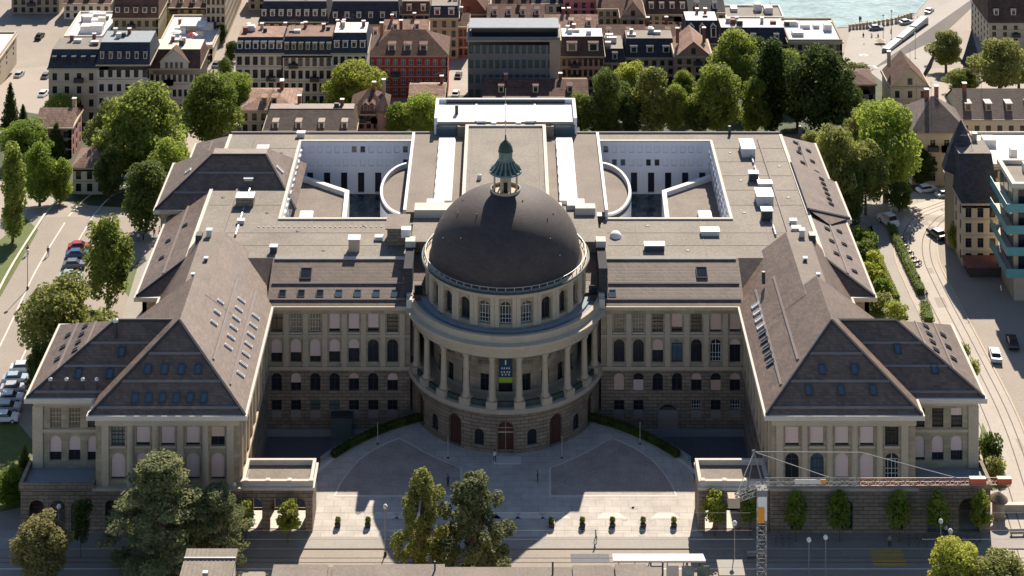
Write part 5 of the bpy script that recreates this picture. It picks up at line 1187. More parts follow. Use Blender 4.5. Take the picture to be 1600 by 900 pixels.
tree('broad_dark', 1246, 200, 90, 70, 'dark tree tucked at the left foot of the massive dark one', 'leafy_tree', group=G2)
tree('broad_olive', 1306, 344, 150, 88, 'greyish olive tree along the right flank', 'leafy_tree', group=G2)
tree('broad_bright', 1384, 316, 160, 118, 'bright green maple beside the cream hipped house', 'maple_tree', group=G2)
tree('birch_olive', 1352, 336, 120, 70, 'olive-tinged tree left of the bright maple', 'leafy_tree', group=G2)
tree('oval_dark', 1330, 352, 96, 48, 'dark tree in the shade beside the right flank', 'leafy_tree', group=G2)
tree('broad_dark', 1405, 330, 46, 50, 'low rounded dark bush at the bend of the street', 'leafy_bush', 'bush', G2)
tree('birch_olive', 1455, 268, 88, 36, 'thin olive tree before the cream hipped house', 'leafy_tree', group=G2)
tree('birch_olive', 1340, 146, 50, 50, 'feathery olive bush beside the low café house', 'leafy_bush', 'bush', G2)
tree('broad_olive', 1478, 112, 66, 58, 'round olive tree left of the blue spire', 'leafy_tree', group=G2)
tree('broad_olive', 1562, 150, 92, 92, 'large olive tree right of the blue spire', 'leafy_tree', group=G2)
tree('broad_olive', 1592, 140, 62, 60, 'olive tree at the right edge above the long cream house', 'leafy_tree', group=G2)
tree('broad_mid', 1502, 146, 40, 60, 'low green tree at the foot of the blue spire', 'leafy_tree', group=G2)
tree('broad_dark', 1590, 252, 50, 40, 'dark bush at the right edge before the long cream house', 'leafy_bush', 'bush', G2)
for kd, u, v, h_, w_, lb in (('broad_dark', 1090, 216, 70, 56, 'low dark tree between the two grey-green trees behind the right roof'), ('oval_mid', 1180, 212, 96, 60, 'shaded tree left of the dark tall one'),
        ('broad_mid', 1232, 168, 96, 80, 'green tree behind the dark tall one, by the black-roofed house'), ('broad_dark', 1178, 140, 84, 60, 'dark tree beside the tallest one, before the black roof'), ('broad_dark', 1322, 210, 84, 66, 'dark tree at the right foot of the massive dark one'),
        ('broad_olive', 1348, 252, 84, 70, 'olive tree above the right rear corner of the roof'), ('oval_dark', 936, 212, 60, 44, 'low dark tree left of the small pointed conifer'), ('broad_mid', 1068, 186, 80, 50, 'green tree in front of the pink-brown gable'),
        ('shrub_bright', 1360, 186, 30, 60, 'wide green shrubbery below the café house'), ('shrub_olive', 1390, 196, 34, 60, 'olive shrubbery beside the path to the quay'), ('shrub_dark', 880, 214, 26, 40, 'dark shrub at the corner of the white terrace'),
        ('broad_dark', 1440, 290, 60, 56, 'dark tree in the shade before the cream hipped house'), ('oval_olive', 1268, 262, 60, 40, 'small olive tree touching the right roof slope'), ('shrub_olive', 700, 226, 40, 40, 'bush beside the left corner of the white terrace')):
    tree(kd, u, v, h_, w_, lb, 'leafy_bush' if 'shrub' in kd else 'leafy_tree', 'bush' if 'shrub' in kd else 'tree', G2)
G3 = 'trees along the front street'
tree('pine_pine', 252, 895, 180, 196, 'big spreading pine in front of the left pavilion', 'pine_tree', group=G3)
tree('pine_pine', 338, 885, 122, 128, 'smaller pine leaning on the big one', 'pine_tree', group=G3)
tree('birch_rust', 64, 915, 112, 96, 'rust-tinged birch at the lower left', 'birch_tree', group=G3)
tree('young_dark', 126, 872, 92, 34, 'dark young street tree before the left arcade', 'young_tree', group=G3)
tree('young_lime', 450, 848, 68, 46, 'lime young tree before the left loggia', 'young_tree', group=G3)
tree('young_lime', 384, 846, 66, 34, 'lime young tree half hidden by the smaller pine', 'young_tree', group=G3)
tree('cedar_olive', 660, 898, 166, 98, 'left of the two conifers standing on the plaza edge', 'cedar_tree', group=G3)
tree('cedar_pine', 738, 898, 162, 114, 'right of the two conifers standing on the plaza edge', 'cedar_tree', group=G3)
tree('young_lime', 1117, 838, 76, 44, 'lime young tree before the right loggia', 'young_tree', group=G3)
tree('young_bright', 1172, 838, 74, 32, 'young tree close to the crane mast', 'young_tree', group=G3)
for u, kd, lb in ((1243, 'young_bright', 'shaded young tree, first from the crane mast along the right base wall'), (1312, 'young_bright', 'shaded young tree, second from the crane mast along the right base wall'),
                  (1405, 'young_bright', 'shaded young tree left of the two big arches'), (1465, 'young_bright', 'shaded young tree between the two big arches'), (1531, 'young_lime', 'sunlit young tree at the corner of the right base wall')):
    tree(kd, u, 848, 84, 40, lb, 'young_tree', group=G3)
tree('broad_lime', 1492, 955, 112, 88, 'lime-yellow tree top at the bottom right', 'leafy_tree', group=G3)
tree('broad_olive', 1560, 970, 105, 110, 'olive tree top in the bottom right corner', 'leafy_tree', group=G3)
G4 = 'bushes in the side gardens'
tree('shrub_dark', 1546, 724, 50, 42, 'dark round bush beside the outer right pavilion', 'leafy_bush', 'bush', G4)
tree('shrub_olive', 1556, 744, 30, 30, 'yellowish bush below the dark round one', 'leafy_bush', 'bush', G4)
tree('conifer_dark', 38, 770, 74, 40, 'dark conifer beside the outer left pavilion', 'conifer_tree', group=G4)
tree('oval_bright', 14, 790, 60, 52, 'sunlit bright tree at the left edge before the dark conifer', 'leafy_tree', group=G4)
for i, (u, v, h_, w_, kd, lb) in enumerate(((1346, 388, 34, 44, 'bright', 'dense green bush at the top of the right flank garden'), (1350, 412, 36, 46, 'dark', 'dark green bush, second from the top in the flank garden'),
        (1366, 420, 30, 34, 'lime', 'lime bush on the path side of the flank garden'), (1362, 444, 34, 44, 'lime', 'yellow-green bush in the middle of the flank garden'),
        (1378, 462, 30, 34, 'bright', 'small bush next to the white-flowering one'), (1372, 482, 26, 40, 'olive', 'olive bush near the eaves corner of the flank'),
        (1402, 498, 28, 40, 'lime', 'lime bush at the lower end of the flank garden'), (1500, 300, 30, 40, 'dark', 'dark bush by the turret house entrance'),
        (1492, 392, 46, 26, 'bright', 'green climbing bush on the turret house'), (1506, 560, 24, 20, 'olive', 'first little bush along the tram street kerb'),
        (1520, 590, 30, 22, 'olive', 'second little bush along the tram street kerb'), (1388, 842, 0, 0, '', ''))):
    if h_: tree('shrub_' + kd, u, v, h_, w_, lb, 'leafy_bush', 'bush', G4)
def hedge(pts, wd, h_, m, label, world=False, n=3000):
    P_ = [Vector(p) for p in pts] if world else [Vector(GP(*p)[:2]) for p in pts]
    L_ = sum((b - a).length for a, b in zip(P_, P_[1:])); bl = []
    for a, b in zip(P_, P_[1:]):
        k = max(1, int((b - a).length / .55))
        for i in range(k):
            p = a.lerp(b, (i + .5) / k); bl.append(((p.x - P_[0].x, p.y - P_[0].y, h_ * .52), (.5, wd * .52, h_ * .5) if abs((b - a).x) > abs((b - a).y) else (wd * .52, .5, h_ * .5)))
    T = empty('hedge', (P_[0].x, P_[0].y, ground_z(P_[0].y)), label=label, cat='hedge')
    link('foliage', leaf_mesh('foliage', bl, n, .13, m, len(label), shell=.75), T)
    L2, R2 = strip_pts([p - P_[0] for p in P_], wd * .62); b = MB().prism([tuple(p) for p in L2] + [tuple(p) for p in R2[::-1]], 0, h_ * .8); b.build('stems', 'leaf_dark', T)
hedge([(1440, 462), (1422, 425), (1405, 388), (1392, 358)], 1.7, 1.6, 'leaf_bright', 'long clipped hedge between the flank garden and the tram street', n=7000)
hedge([(1452, 508), (1444, 482)], 2.0, 1.7, 'leaf_bright', 'short clipped hedge block below the long hedge', n=1800)
hedge([(1402, 468), (1382, 425), (1368, 392)], 1.1, .9, 'leaf_lime', 'low lime hedge on the garden side of the path', n=3500)
for k, nm in ((-1, 'dark curved hedge along the left sunken yard'), (1, 'dark curved hedge along the right sunken yard')):
    hedge([((PR - 1.2) * math.sin(k * R(22 + 2.4 * i)), PC + (PR - 1.2) * math.cos(k * R(22 + 2.4 * i))) for i in range(14)], 1.3, 1.3, 'leaf_dark', nm, True, 6500)

# ================================================================== STREET LIFE
def spot(u, v): x, y, z = GP(u, v); return (x, y, z + .02)
# --- cars
CARM = {}
def car_meshes():
    prof = [(-2.1, .35), (2.1, .35), (2.12, .75), (1.95, .92), (1.05, 1.0), (-1.55, 1.02), (-2.05, .95), (-2.14, .7)]
    def loft(pr, w0, w1):
        n = len(pr); zm = max(z for _, z in pr); vs = []
        for s in (-1, 1):
            for x, z in pr: vs.append((x, s * (w0 if z < .8 else w1), z))
        return MB().add(vs, [tuple(range(n - 1, -1, -1)), tuple(range(n, 2 * n))] + [(i, (i + 1) % n, n + (i + 1) % n, n + i) for i in range(n)])
    body = loft(prof, .86, .82)
    cab = MB().add([(1.0, -.78, 1.0), (1.0, .78, 1.0), (-1.6, .78, 1.02), (-1.6, -.78, 1.02), (.35, -.64, 1.42), (.35, .64, 1.42), (-1.15, .64, 1.42), (-1.15, -.64, 1.42)],
                   [(0, 1, 5, 4), (1, 2, 6, 5), (2, 3, 7, 6), (3, 0, 4, 7), (4, 5, 6, 7)])
    roof = MB().box(-1.2, .4, -.66, .66, 1.42, 1.49)
    wheel = MB().lathe([(0, -.1), (.2, -.1), (.32, -.08), (.32, .08), (.2, .1), (0, .1)], 14)
    rim = MB().lathe([(0, -.115), (.19, -.115), (.19, .115), (0, .115)], 10)
    lamp = MB().box(-.04, .04, -.2, .2, -.07, .07)
    return body, cab, roof, wheel, rim, lamp
cb_, cc_, cr_, cw_, ci_, cl_ = car_meshes()
SH = dict(cab=cc_.mesh('windows', 'glass'), wheel=cw_.mesh('wheel', 'tyre'), rim=ci_.mesh('rim', 'metal_light'), lamp=cl_.mesh('headlight', 'glass_white'))
def car(u, v, ang, m, label, group, sc=1.0, z=1.0):
    if m not in CARM: CARM[m] = (cb_.mesh('body', m), cr_.mesh('roof_panel', m))
    T = empty('parked_car', spot(u, v), R(ang), label=label, cat='car', group=group); T.scale = (sc, sc, sc * z)
    link('body', CARM[m][0], T); link('windows', SH['cab'], T); link('roof_panel', CARM[m][1], T)
    for x in (-1.35, 1.3):
        for y in (-.82, .82):
            w_ = link('wheel', SH['wheel'], T, (x, y, .32)); w_.rotation_euler = (R(90), 0, 0); link('rim', SH['rim'], w_)
    for y in (-.6, .6): link('headlight', SH['lamp'], T, (2.1, y, .72))
GA = 'cars parked beside the left street'
for u, v, a, m, lb in ((124, 390, 8, 'car_red', 'red car at the top of the parked row beside the birch'), (121, 402, 6, 'car_blue', 'dark blue car next below the red one'),
                       (116, 418, 6, 'car_grey', 'grey car third in the row beside the birch'), (110, 436, 4, 'car_pale_blue', 'pale blue car fourth in the row beside the birch'),
                       (107, 449, 4, 'car_white', 'white car at the bottom of the row beside the birch'), (36, 580, 5, 'car_white', 'white car highest in the lower left row'),
                       (24, 597, 5, 'car_pale_blue', 'pale blue car second in the lower left row'), (21, 612, 4, 'car_silver', 'silver car third in the lower left row'),
                       (16, 627, 4, 'car_white', 'white car fourth in the lower left row'), (12, 642, 4, 'car_silver', 'silver car fifth in the lower left row'),
                       (8, 658, 3, 'car_white', 'white car lowest in the lower left row')):
    car(u, v, a, m, lb, GA)
car(1464, 370, 115, 'car_black', 'black car driving on the tram street', 'cars in traffic', 1.05)
car(1388, 352, 112, 'car_white', 'white delivery van parked in the shade of the maple', 'cars in traffic', 1.12, 1.45)
for u, v, a, m, lb in ((1416, 38, 20, 'car_silver', 'silver car turning on the quay beside the river'), (1369, 47, 5, 'car_grey', 'grey car on the quay by the corner house'), (1452, 20, 60, 'car_silver', 'silver car near the upper river bank'),
                       (1524, 35, 75, 'car_black', 'black car on the wide avenue at top right'), (1536, 14, 70, 'car_grey', 'grey car farthest up the wide avenue'), (1395, 96, 40, 'car_white', 'white van in front of the tram'),
                       (1448, 300, 20, 'car_white', 'white car in the shade behind the street bend'), (1478, 308, 15, 'car_silver', 'silver car in the shade by the turret house'), (1452, 200, 80, 'car_grey', 'grey car below the cream hipped house')):
    car(u, v, a, m, lb, 'cars in traffic')
# --- tram
T = empty('tram', spot(1415, 70), R(58), label='long grey-blue tram curving across the quay', cat='tram')
for i in range(3):
    x = -10.5 + 10.5 * i; MB().box(x - 5, x + 5, -1.1, 1.1, .4, 3.3).build('carriage', 'car_grey', T); MB().box(x - 4.7, x + 4.7, -1.13, 1.13, 1.6, 2.7).build('windows', 'glass_sky', T); MB().box(x - 4.8, x + 4.8, -.95, .95, 3.3, 3.55).build('roof_panel', 'car_grey', T)
for x in (-5.25, 5.25): MB().box(x - .35, x + .35, -.95, .95, .6, 3.1).build('bellows', 'metal_dark', T)
for i in range(6):
    x = -13.5 + 5.4 * i; MB().box(x - .9, x + .9, -1.0, 1.0, .02, .5).build('bogie', 'tyre', T)
# --- planters on the plaza
pb = MB().add([(-.36, -.36, 0), (.36, -.36, 0), (.36, .36, 0), (-.36, .36, 0), (-.45, -.45, .62), (.45, -.45, .62), (.45, .45, .62), (-.45, .45, .62)], [(3, 2, 1, 0), (4, 5, 6, 7), (0, 1, 5, 4), (1, 2, 6, 5), (2, 3, 7, 6), (3, 0, 4, 7)]).mesh('tub', 'metal_dark')
pg = leaf_mesh('shrub', [((0, 0, 1.0), (.42, .42, .42))], 420, .09, 'leaf_mid', 5, shell=.4)
for u, lb in ((528, 'leftmost potted box tree on the plaza'), (575, 'second potted box tree from the left on the plaza'), (862, 'potted box tree on the plaza just right of the dome shadow tip'), (910, 'fourth potted box tree from the left on the plaza'),
              (957, 'fifth potted box tree from the left on the plaza'), (1005, 'sixth potted box tree from the left on the plaza'), (1053, 'rightmost potted box tree on the plaza')):
    x, y, z = GP(u, 823); T = empty('potted_tree', (x, y, .03), label=lb, cat='planter', group='potted box trees along the plaza'); link('tub', pb, T); link('shrub', pg, T)
# --- people
def person_mesh(walk=0., seed=0):
    me = bpy.data.meshes.new('sk'); s = walk
    V_ = [(0, 0, .95), (0, 0, 1.15), (0, .01, 1.38), (0, .0, 1.5), (0, .02, 1.6), (0, .03, 1.72),
          (.1, 0, .9), (.11, -.16 * s, .5), (.11, -.02 * s, .08), (.11, -.16 * s - .0, .03), (-.1, 0, .9), (-.11, .14 * s, .5), (-.11, .3 * s, .1), (-.11, .18 * s, .04),
          (.2, 0, 1.4), (.25, .06 * s, 1.14), (.25, -.08 * s, .9), (-.2, 0, 1.4), (-.25, -.06 * s, 1.14), (-.25, -.18 * s, .92)]
    E_ = [(0, 1), (1, 2), (2, 3), (3, 4), (4, 5), (0, 6), (6, 7), (7, 8), (8, 9), (0, 10), (10, 11), (11, 12), (12, 13), (2, 14), (14, 15), (15, 16), (2, 17), (17, 18), (18, 19)]
    r_ = [.15, .14, .16, .065, .10, .085, .1, .075, .055, .05, .1, .075, .055, .05, .075, .052, .04, .075, .052, .04]
    me.from_pydata(V_, E_, []); ob = bpy.data.objects.new('sk', me); C.objects.link(ob)
    md = ob.modifiers.new('s', 'SKIN'); sd = ob.modifiers.new('d', 'SUBSURF'); sd.levels = sd.render_levels = 1
    for i, sv in enumerate(me.skin_vertices[0].data): sv.radius = (r_[i], r_[i] * (.8 if i < 3 else 1)); sv.use_root = (i == 0)
    dg = bpy.context.evaluated_depsgraph_get(); out = bpy.data.meshes.new_from_object(ob.evaluated_get(dg)); bpy.data.objects.remove(ob); bpy.data.meshes.remove(me); return out
PB = [person_mesh(0.0), person_mesh(1.0)]
PC_ = {}
def person(u, v, top, legs, ang, label, walk=1, group='people around the domed building', hair='hair'):
    k = (top, legs, walk)
    if k not in PC_:
        me = PB[walk].copy(); me.name = 'body'; me.materials.clear()
        for m in (legs, top, 'skin'): me.materials.append(MATS[m])
        for p in me.polygons:
            c = p.center; p.material_index = 0 if c.z < .96 and abs(c.x) < .21 else (2 if c.z > 1.5 or (abs(c.x) > .2 and c.z < 1.02) else 1); p.use_smooth = True
        PC_[k] = me
    T = empty('person', spot(u, v), R(ang), label=label, cat='person', group=group); link('body', PC_[k], T)
    hm = SH.setdefault('hair_' + hair, MB().lathe([(.1, 1.66), (.115, 1.72), (.09, 1.8), (0, 1.83)], 10, c=(0, .04)).mesh('hair', hair, True)); link('hair', hm, T)
for a in ((773, 722, 'cloth_white', 'cloth_black', 20, 'person in white top standing left of the main door'), (840, 754, 'cloth_black', 'cloth_blue', 80, 'person in black walking across the shaded plaza'),
          (931, 848, 'cloth_grey', 'cloth_blue', 90, 'person in grey crossing the sunlit front street'), (700, 760, 'cloth_blue', 'cloth_black', 45, 'person in blue near the left cobbled panel'),
          (1478, 838, 'cloth_white', 'cloth_black', 0, 'person in white by the bicycles at the right base wall'), (1390, 855, 'cloth_tan', 'cloth_black', 0, 'person in tan top near the yellow crossing'),
          (216, 378, 'cloth_white', 'cloth_blue', 10, 'person in white, leftmost of the group under the egg-shaped tree'), (224, 376, 'cloth_blue', 'cloth_black', 60, 'person in blue within the group under the egg-shaped tree'),
          (232, 374, 'cloth_white', 'cloth_grey', 120, 'person in white and grey in the middle of the group by the left flank'), (241, 371, 'cloth_red', 'cloth_blue', 200, 'person in red in the group by the left flank'),
          (249, 368, 'cloth_white', 'cloth_black', 260, 'person in white, rightmost of the group by the left flank'), (1436, 445, 'cloth_black', 'cloth_black', 10, 'person in black beside the long hedge'),
          (1340, 300 + 70, 'cloth_grey', 'cloth_black', 10, 'person in grey at the top of the flank garden'), (1448, 470, 'cloth_blue', 'cloth_tan', 10, 'person in blue on the tram street pavement'),
          (75, 400, 'cloth_black', 'cloth_blue', 30, 'person in black walking on the left street'), (43, 398, 'cloth_red', 'cloth_black', 200, 'person in red walking on the left street'),
          (1015, 888, 'cloth_black', 'cloth_blue', 90, 'person in black waiting under the tram shelter'), (1073, 890, 'cloth_red', 'cloth_black', 90, 'person in red waiting under the tram shelter'),
          (1345, 35, 'cloth_black', 'cloth_black', 0, 'person in black on the quay nearest the river house'), (1362, 62, 'cloth_white', 'cloth_blue', 0, 'person in white crossing the quay'),
          (1377, 82, 'cloth_red', 'cloth_grey', 0, 'person in red crossing the quay'), (1350, 78, 'cloth_blue', 'cloth_black', 0, 'person in blue on the quay by the café house'),
          (1440, 70, 'cloth_black', 'cloth_grey', 0, 'person in black beside the tram'), (1368, 102, 'cloth_grey', 'cloth_black', 0, 'person in grey at the lower end of the quay')):
    person(a[0], a[1], a[2], a[3], a[4], a[5], walk=(a[0] % 2))
# --- bicycles and motorbikes
def two_wheeler(u, v, ang, label, group, motor=False):
    T = empty('motorbike' if motor else 'bicycle', spot(u, v), R(ang), label=label, cat='motorbike' if motor else 'bicycle', group=group)
    k = 'mb' if motor else 'bc'
    if k not in CARM:
        r = .31 if motor else .34
        ring = MB()
        for i in range(14):
            a, b = 2 * math.pi * i / 14, 2 * math.pi * (i + 1) / 14; ring.tube((r * math.cos(a), 0, r * math.sin(a)), (r * math.cos(b), 0, r * math.sin(b)), .09 if motor else .03, n=5)
        fr = MB()
        for p, q in (((-.5, 0, .34), (-.1, 0, .34)), ((-.1, 0, .34), (.4, 0, .8)), ((-.5, 0, .34), (-.22, 0, .82)), ((-.22, 0, .82), (.38, 0, .78)), ((-.1, 0, .34), (-.24, 0, .9)), ((.55, 0, .34), (.38, 0, .95))): fr.tube(p, q, .035)
        CARM[k] = (ring.mesh('wheel', 'tyre'), fr.mesh('frame', 'metal_grey'), MB().tube((.36, -.28, .98), (.36, .28, .98), .03).mesh('handlebar', 'metal_dark'),
                   (MB().box(-.75, .1, -.17, .17, .62, .82).box(-.1, .45, -.2, .2, .45, .92) if motor else MB().box(-.36, -.12, -.07, .07, .9, .96)).mesh('saddle', 'car_black'))
    w, f_, hb, sd = CARM[k]
    link('wheel', w, T, (-.55, 0, .35)); link('wheel', w, T, (.58, 0, .35)); link('frame', f_, T); link('handlebar', hb, T); link('saddle', sd, T)
for i, (u, v) in enumerate(((1409, 378), (1414, 390), (1421, 400), (1425, 408), (1433, 414))):
    two_wheeler(u, v, 15, 'dark motorbike parked at the hedge, %s from the street bend' % ('first', 'second', 'third', 'fourth', 'fifth')[i], 'motorbikes along the hedge', True)
for i, u in enumerate((1212, 1222, 1232, 1420, 1433, 1446, 1500, 1512, 1524)):
    two_wheeler(u, 850, 84 + 3 * (i % 3), 'bicycle leaning at the right base wall, %s from the crane mast' % ('first', 'second', 'third', 'fourth', 'fifth', 'sixth', 'seventh', 'eighth', 'ninth')[i], 'bicycles at the right base wall')
# --- lamp posts and poles
lpm = MB().tube((0, 0, 0), (0, 0, 6.6), .09, .06, 8).mesh('post', 'metal_grey'); lhm = MB().lathe([(0, 6.5), (.25, 6.6), (.34, 6.85), (.2, 7.1), (0, 7.2)], 10).mesh('lamp_head', 'white', True)
lbm = MB().lathe([(.22, 0), (.22, .35), (.1, .5)], 10).mesh('foot', 'metal_dark')
for u, v, lb in ((92, 868, 'globe street lamp before the left arcade'), (366, 832, 'globe street lamp behind the smaller pine'), (72, 885, 'globe street lamp beside the rust-tinged birch'), (1264, 922, 'globe street lamp right of the crane mast'),
                 (1290, 918, 'second globe street lamp right of the crane mast'), (1470, 892, 'globe street lamp between the big right arches'), (1485, 908, 'globe street lamp behind the lime-yellow tree top'), (602, 868, 'thin street lamp at the left of the dome shadow'),
                 (43, 452, 'thin street lamp on the left street'), (1148, 895, 'street lamp beside the tram shelter'), (1380, 62, 'tall thin lamp on the quay left of the tram'), (1430, 92, 'tall thin lamp on the quay right of the tram'), (1393, 55, 'thin lamp beside the river parapet')):
    T = empty('street_lamp', spot(u, v), label=lb, cat='street lamp', group='street lamps'); link('post', lpm, T); link('lamp_head', lhm, T); link('foot', lbm, T)
for u, lb in ((700, 'flagstaff at the left of the rotunda door'), (878, 'flagstaff at the right of the rotunda door'), (590, 'white flagstaff beside the left curved hedge'), (1000, 'white flagstaff beside the right curved hedge')):
    x, y, z = GP(u, 716 if 600 < u < 900 else 694)
    T = empty('flagstaff', (x, y, .03), label=lb, cat='flagpole', group='flagstaffs on the plaza'); MB().tube((0, 0, 0), (0, 0, 3.2), .05, .03).build('pole', 'metal_light', T); MB().lathe([(0, 3.2), (.07, 3.25), (0, 3.35)], 8).build('finial', 'metal_light', T); MB().lathe([(.2, 0), (.2, .12), (.06, .2)], 8).build('foot', 'metal_dark', T)
for i, (yy, zz) in enumerate(((-44.2, 5.9), (-46.2, 5.9), (-41.0, 6.4))):
    tag(MB().tube((-110, yy, zz), (110, yy, zz), .014, n=4).build('overhead_wire', 'metal_dark'), ('overhead tram wire nearer the plaza', 'overhead tram wire nearer the camera', 'thin span wire above the front kerb')[i], 'wire', 'overhead wires on the front street')
# --- tram stop shelter with posters
xa, ya = PX(958, 877, 3.3); xb = PX(1103, 877, 3.3)[0]
T = empty('tram_shelter', ((xa + xb) / 2, ya + .8, 0.02), label='long tram stop shelter with white roof on the front street', cat='shelter'); hw = (xb - xa) / 2
MB().prism([(-hw, -.75), (hw, -.75), (hw - .25, .75), (-hw, .75)], 3.1, 3.35).build('roof', 'white', T)
for i in range(6): MB().box(-hw + .8 + i * (2 * hw - 1.6) / 5 - .06, -hw + .8 + i * (2 * hw - 1.6) / 5 + .06, -.3, -.18, 0, 3.1).build('post', 'metal_dark', T)
for i, m in enumerate(('poster', 'white', 'glass_green', 'offwhite', 'poster', 'glass_green')): MB().box(-hw + 1 + i * 2.1, -hw + 2.7 + i * 2.1, -.6, -.52, .5, 2.5).build('panel', m, T)
MB().box(-hw + 1.5, hw - 1.5, -.1, .3, .42, .5).build('bench', 'frame_wood', T)
x, y = PX(1144, 898, 3); T = empty('kiosk', (x, y + 1.6, 0.02), label='small beige kiosk right of the tram shelter', cat='kiosk')
MB().box(-1.6, 1.6, -1.6, 1.5, 0, 2.8).build('wall', 'cream', T); MB().box(-1.75, 1.75, -1.75, 1.65, 2.8, 3.0).build('roof', 'pavement', T); MB().box(-1.5, -.1, 1.5, 1.56, 1.0, 2.4).build('shutter', 'metal_dark', T)
x, y, z = GP(1560, 808); T = empty('round_kiosk', (x, y, 0.02), label='round kiosk with dark conical roof at the right street corner', cat='kiosk')
MB().lathe([(0.9, 0), (.9, 2.6)], 16).build('wall', 'stone_house', T); MB().lathe([(1.35, 2.5), (1.3, 2.75), (.5, 3.4), (0, 3.7)], 16).build('roof', 'slate', T); MB().lathe([(1.0, 0), (1.0, .3), (.9, .35)], 16).build('plinth', 'rustic', T)
x, y, z = GP(1578, 800); T = empty('garden_wall', (x, y, .0), label='low pale wall beside the round kiosk', cat='wall')
MB().box(-1.2, 3.5, -.25, .25, -.2, 1.1).build('masonry', 'trim', T); MB().box(-1.3, 3.6, -.35, .35, 1.1, 1.25).build('coping', 'trim_light', T)
for i, (u, v, lb) in enumerate(((1590, 838, 'bench at the lower right street corner'), (1180, 872, 'bench in the shade right of the tram shelter'))):
    T = empty('street_bench', spot(u, v), R(2), label=lb, cat='bench', group='street benches')
    for j in range(3): MB().box(-1.1, 1.1, -.25 + .17 * j, -.12 + .17 * j, .42, .46).build('slat', 'frame_wood', T)
    MB().box(-1.1, 1.1, .28, .32, .5, .85).build('backrest', 'frame_wood', T)
    for x in (-.9, .9): MB().box(x - .05, x + .05, -.22, .28, 0, .42).build('leg', 'metal_dark', T)
# --- small tower crane in front of the right pavilion
CY = -56.; ck = (CY + CAMD) / FPX
def cp(u, v): return Vector(((u - 790) * ck, CY, CAMH - (1000 + v) * ck))
base = Vector((cp(1190, 750).x, CY, 0)); K = empty('tower_crane', base, label='grey lattice tower crane with red-tipped jib before the right pavilion', cat='crane')
ztop = cp(1190, 768).z
def lattice(b, p, q, w0, w1, n, r=.07, tri=False, up=Vector((0, 0, 1))):
    p, q = Vector(p), Vector(q); d_ = (q - p).normalized(); a = (up - d_ * up.dot(d_)); a = a.normalized() if a.length > .1 else Vector((1, 0, 0)); c = d_.cross(a)
    cs = [(-1, -1), (-1, 1), (1, 1), (1, -1)] if not tri else [(-.8, -1), (-.8, 1), (1, 0)]
    P_ = [[p.lerp(q, i / n) + (a * x + c * y) * (w0 + (w1 - w0) * i / n) / 2 for x, y in cs] for i in range(n + 1)]
    m = len(cs)
    for j in range(m):
        b.tube(P_[0][j], P_[-1][j], r, n=4)
        for i in range(n): b.tube(P_[i][j], P_[i + 1][(j + 1) % m] if i % 2 else P_[i + 1][(j - 1) % m], r * .6, n=4)
        for i in range(n + 1): b.tube(P_[i][j], P_[i][(j + 1) % m], r * .55, n=4)
    return b
loc = lambda v_: Vector(v_) - base
lattice(MB(), (0, 0, 0), (0, 0, ztop), 1.15, 1.15, 15, .07).build('mast', 'crane_grey', K)
jz = cp(1190, 752).z
j0, j1, j2 = loc(cp(1195, 752)), loc(cp(1345, 752)), loc(cp(1578, 751))
lattice(MB(), j0, j1, .9, .85, 12, .042, True).build('jib_root', 'crane_grey', K); lattice(MB(), j1, j2, .85, .8, 20, .045, True).build('jib', 'orange_crane', K)
for u0, u1 in ((1515, 1540), (1558, 1580)): p = loc(cp((u0 + u1) / 2, 750)); q = (u1 - u0) * ck / 2; MB().box(p.x - q, p.x + q, p.y - .34, p.y + .34, p.z - .34, p.z + .34).build('tip_panel', 'red_crane', K)
p = loc(cp(1262, 749)); MB().box(p.x - 1.8, p.x + 1.6, -.56, -.5, p.z - .3, p.z + .3).build('name_board', 'offwhite', K); MB().box(p.x + 1.6, p.x + 2.3, -.56, -.5, p.z - .3, p.z + .3).build('name_board_end', 'orange', K)
ap_ = loc(cp(1178, 706)); MB().tube(loc(cp(1192, 757)), ap_, .1, n=5).tube(loc(cp(1168, 762)), ap_, .08, n=5).tube(loc(cp(1175, 705)), loc(cp(1180, 705)), .16).build('apex_frame', 'crane_grey', K)
MB().tube(ap_, loc(cp(1345, 707)), .06, n=4).tube(loc(cp(1345, 707)), loc(cp(1338, 750)), .07, n=4).build('upper_tie', 'crane_grey', K); MB().tube(ap_, loc(cp(1296, 746)), .06, n=4).tube(loc(cp(1345, 707)), loc(cp(1500, 748)), .06, n=4).build('jib_tie', 'crane_grey', K)
MB().tube(ap_, loc(cp(1150, 775)), .05, n=4).build('back_stay', 'metal_light', K); lattice(MB(), loc(cp(1190, 762)), loc(cp(1150, 778)), 1.0, .8, 5, .06).build('counter_jib', 'crane_grey', K)
p = loc(cp(1148, 780)); MB().box(p.x - .9, p.x + .6, -.7, .7, p.z - .8, p.z + .5).build('counterweight', 'trim', K)
p = loc(cp(1190, 790)); MB().box(-.62, .62, -.68, -.6, p.z - 1.6, p.z + 1.9).build('sign_board', 'white', K); MB().prism([(-.64, -.72), (.3, -.72), (.3, -.69), (-.64, -.69)], p.z - 1.9, p.z + .2).build('sign_board_stripe', 'orange', K)
MB().box(-.7, .7, -.7, .7, ztop - .3, ztop + .5).build('slewing_ring', 'crane_grey', K); MB().box(-2.4, 2.4, -2.4, 2.4, -.2, .6).build('base_slab', 'trim', K)
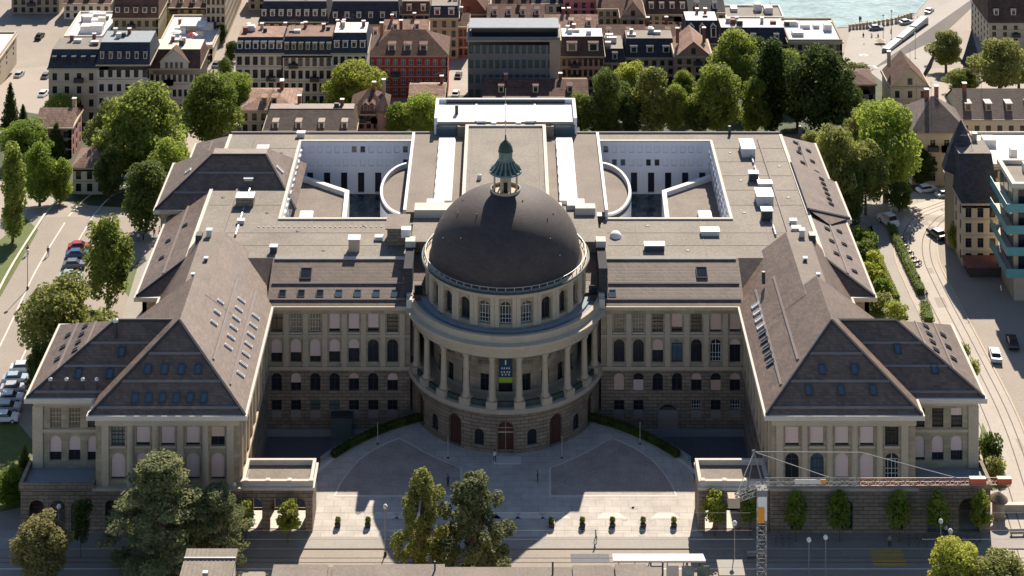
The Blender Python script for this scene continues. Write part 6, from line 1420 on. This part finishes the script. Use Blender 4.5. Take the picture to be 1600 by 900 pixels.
# --- café parasols and awnings on the quay and small clutter
for i, (u, v, m, lb) in enumerate(((1350, 100, 'white', 'white parasol at the café by the quay'), (1362, 118, 'offwhite', 'off-white parasol below the white one at the café'), (1375, 75, 'cream', 'cream parasol in the middle of the quay'))):
    T = empty('parasol', spot(u, v), label=lb, cat='parasol', group='café parasols by the quay'); MB().tube((0, 0, 0), (0, 0, 2.5), .05).build('pole', 'metal_light', T); MB().lathe([(1.7, 2.1), (.8, 2.45), (0, 2.75)], 8).build('canopy', m, T)
    MB().lathe([(.4, 0), (.4, .12), (.05, .2)], 10).build('foot', 'metal_dark', T)

rq = random.Random(5)
for i in range(14):
    t = rq.random(); u, v = 1335 + 95 * t + rq.uniform(-12, 20), 30 + 70 * rq.random()
    person(int(u), v, rq.choice(('cloth_black', 'cloth_blue', 'cloth_grey')), rq.choice(('cloth_black', 'cloth_blue')), rq.uniform(0, 360), 'tiny dark-clad pedestrian among the crowd on the sunny quay', walk=i % 2, group='crowd on the quay')
for i, (u, v, m, lb) in enumerate(((30, 120, 'car_silver', 'silver car on the valley street beside the white block'), (62, 60, 'car_black', 'black car driving up the valley street'), (68, 150, 'car_white', 'white car parked below the cream corner house'), (72, 122, 'car_grey', 'grey car parked beside the cream corner house'),
        (344, 150, 'car_white', 'white car in the lane left of the mansard row'), (338, 104, 'car_grey', 'grey car farther up the lane left of the mansard row'), (712, 150, 'car_white', 'white car beside the dark red house'), (716, 122, 'car_black', 'black car in the alley by the grey office'),
        (1555, 560, 'car_silver', 'silver car in the shadow of the teal balconies'), (1582, 540, 'car_black', 'black car in the shadow of the teal balconies'))):
    car(u, v, 84, m, lb, 'cars in the side streets')
for k in range(7):                       # quay rails and kerb lines
    pts = [GP(1330 + 14 * k + 20 * t, 110 - 85 * t)[:2] for t in (0, .25, .5, .75, 1)]
    strip('tram_rail', pts, .22, 'steel_rail', .05, bpy.data.objects['quay'])
b = MB()
pts = [GP(u, v)[:2] for u, v in ((1328, 46), (1360, 42), (1400, 35), (1428, 26))]
o = tag(empty('river_railing', (pts[0][0], pts[0][1], ground_z(pts[0][1])), label='stone parapet with posts along the river quay'), cat='railing')
for p, q in zip(pts, pts[1:]):
    n = 6
    for i in range(n):
        c = Vector(p).lerp(Vector(q), i / n) - Vector(pts[0]); MB().box(c.x - .35, c.x + .35, c.y - .35, c.y + .35, -.5, 1.5).build('post', 'trim', o)
    a, c = Vector(p) - Vector(pts[0]), Vector(q) - Vector(pts[0]); MB().tube((a.x, a.y, 1.0), (c.x, c.y, 1.0), .18, n=5).build('rail', 'trim', o)
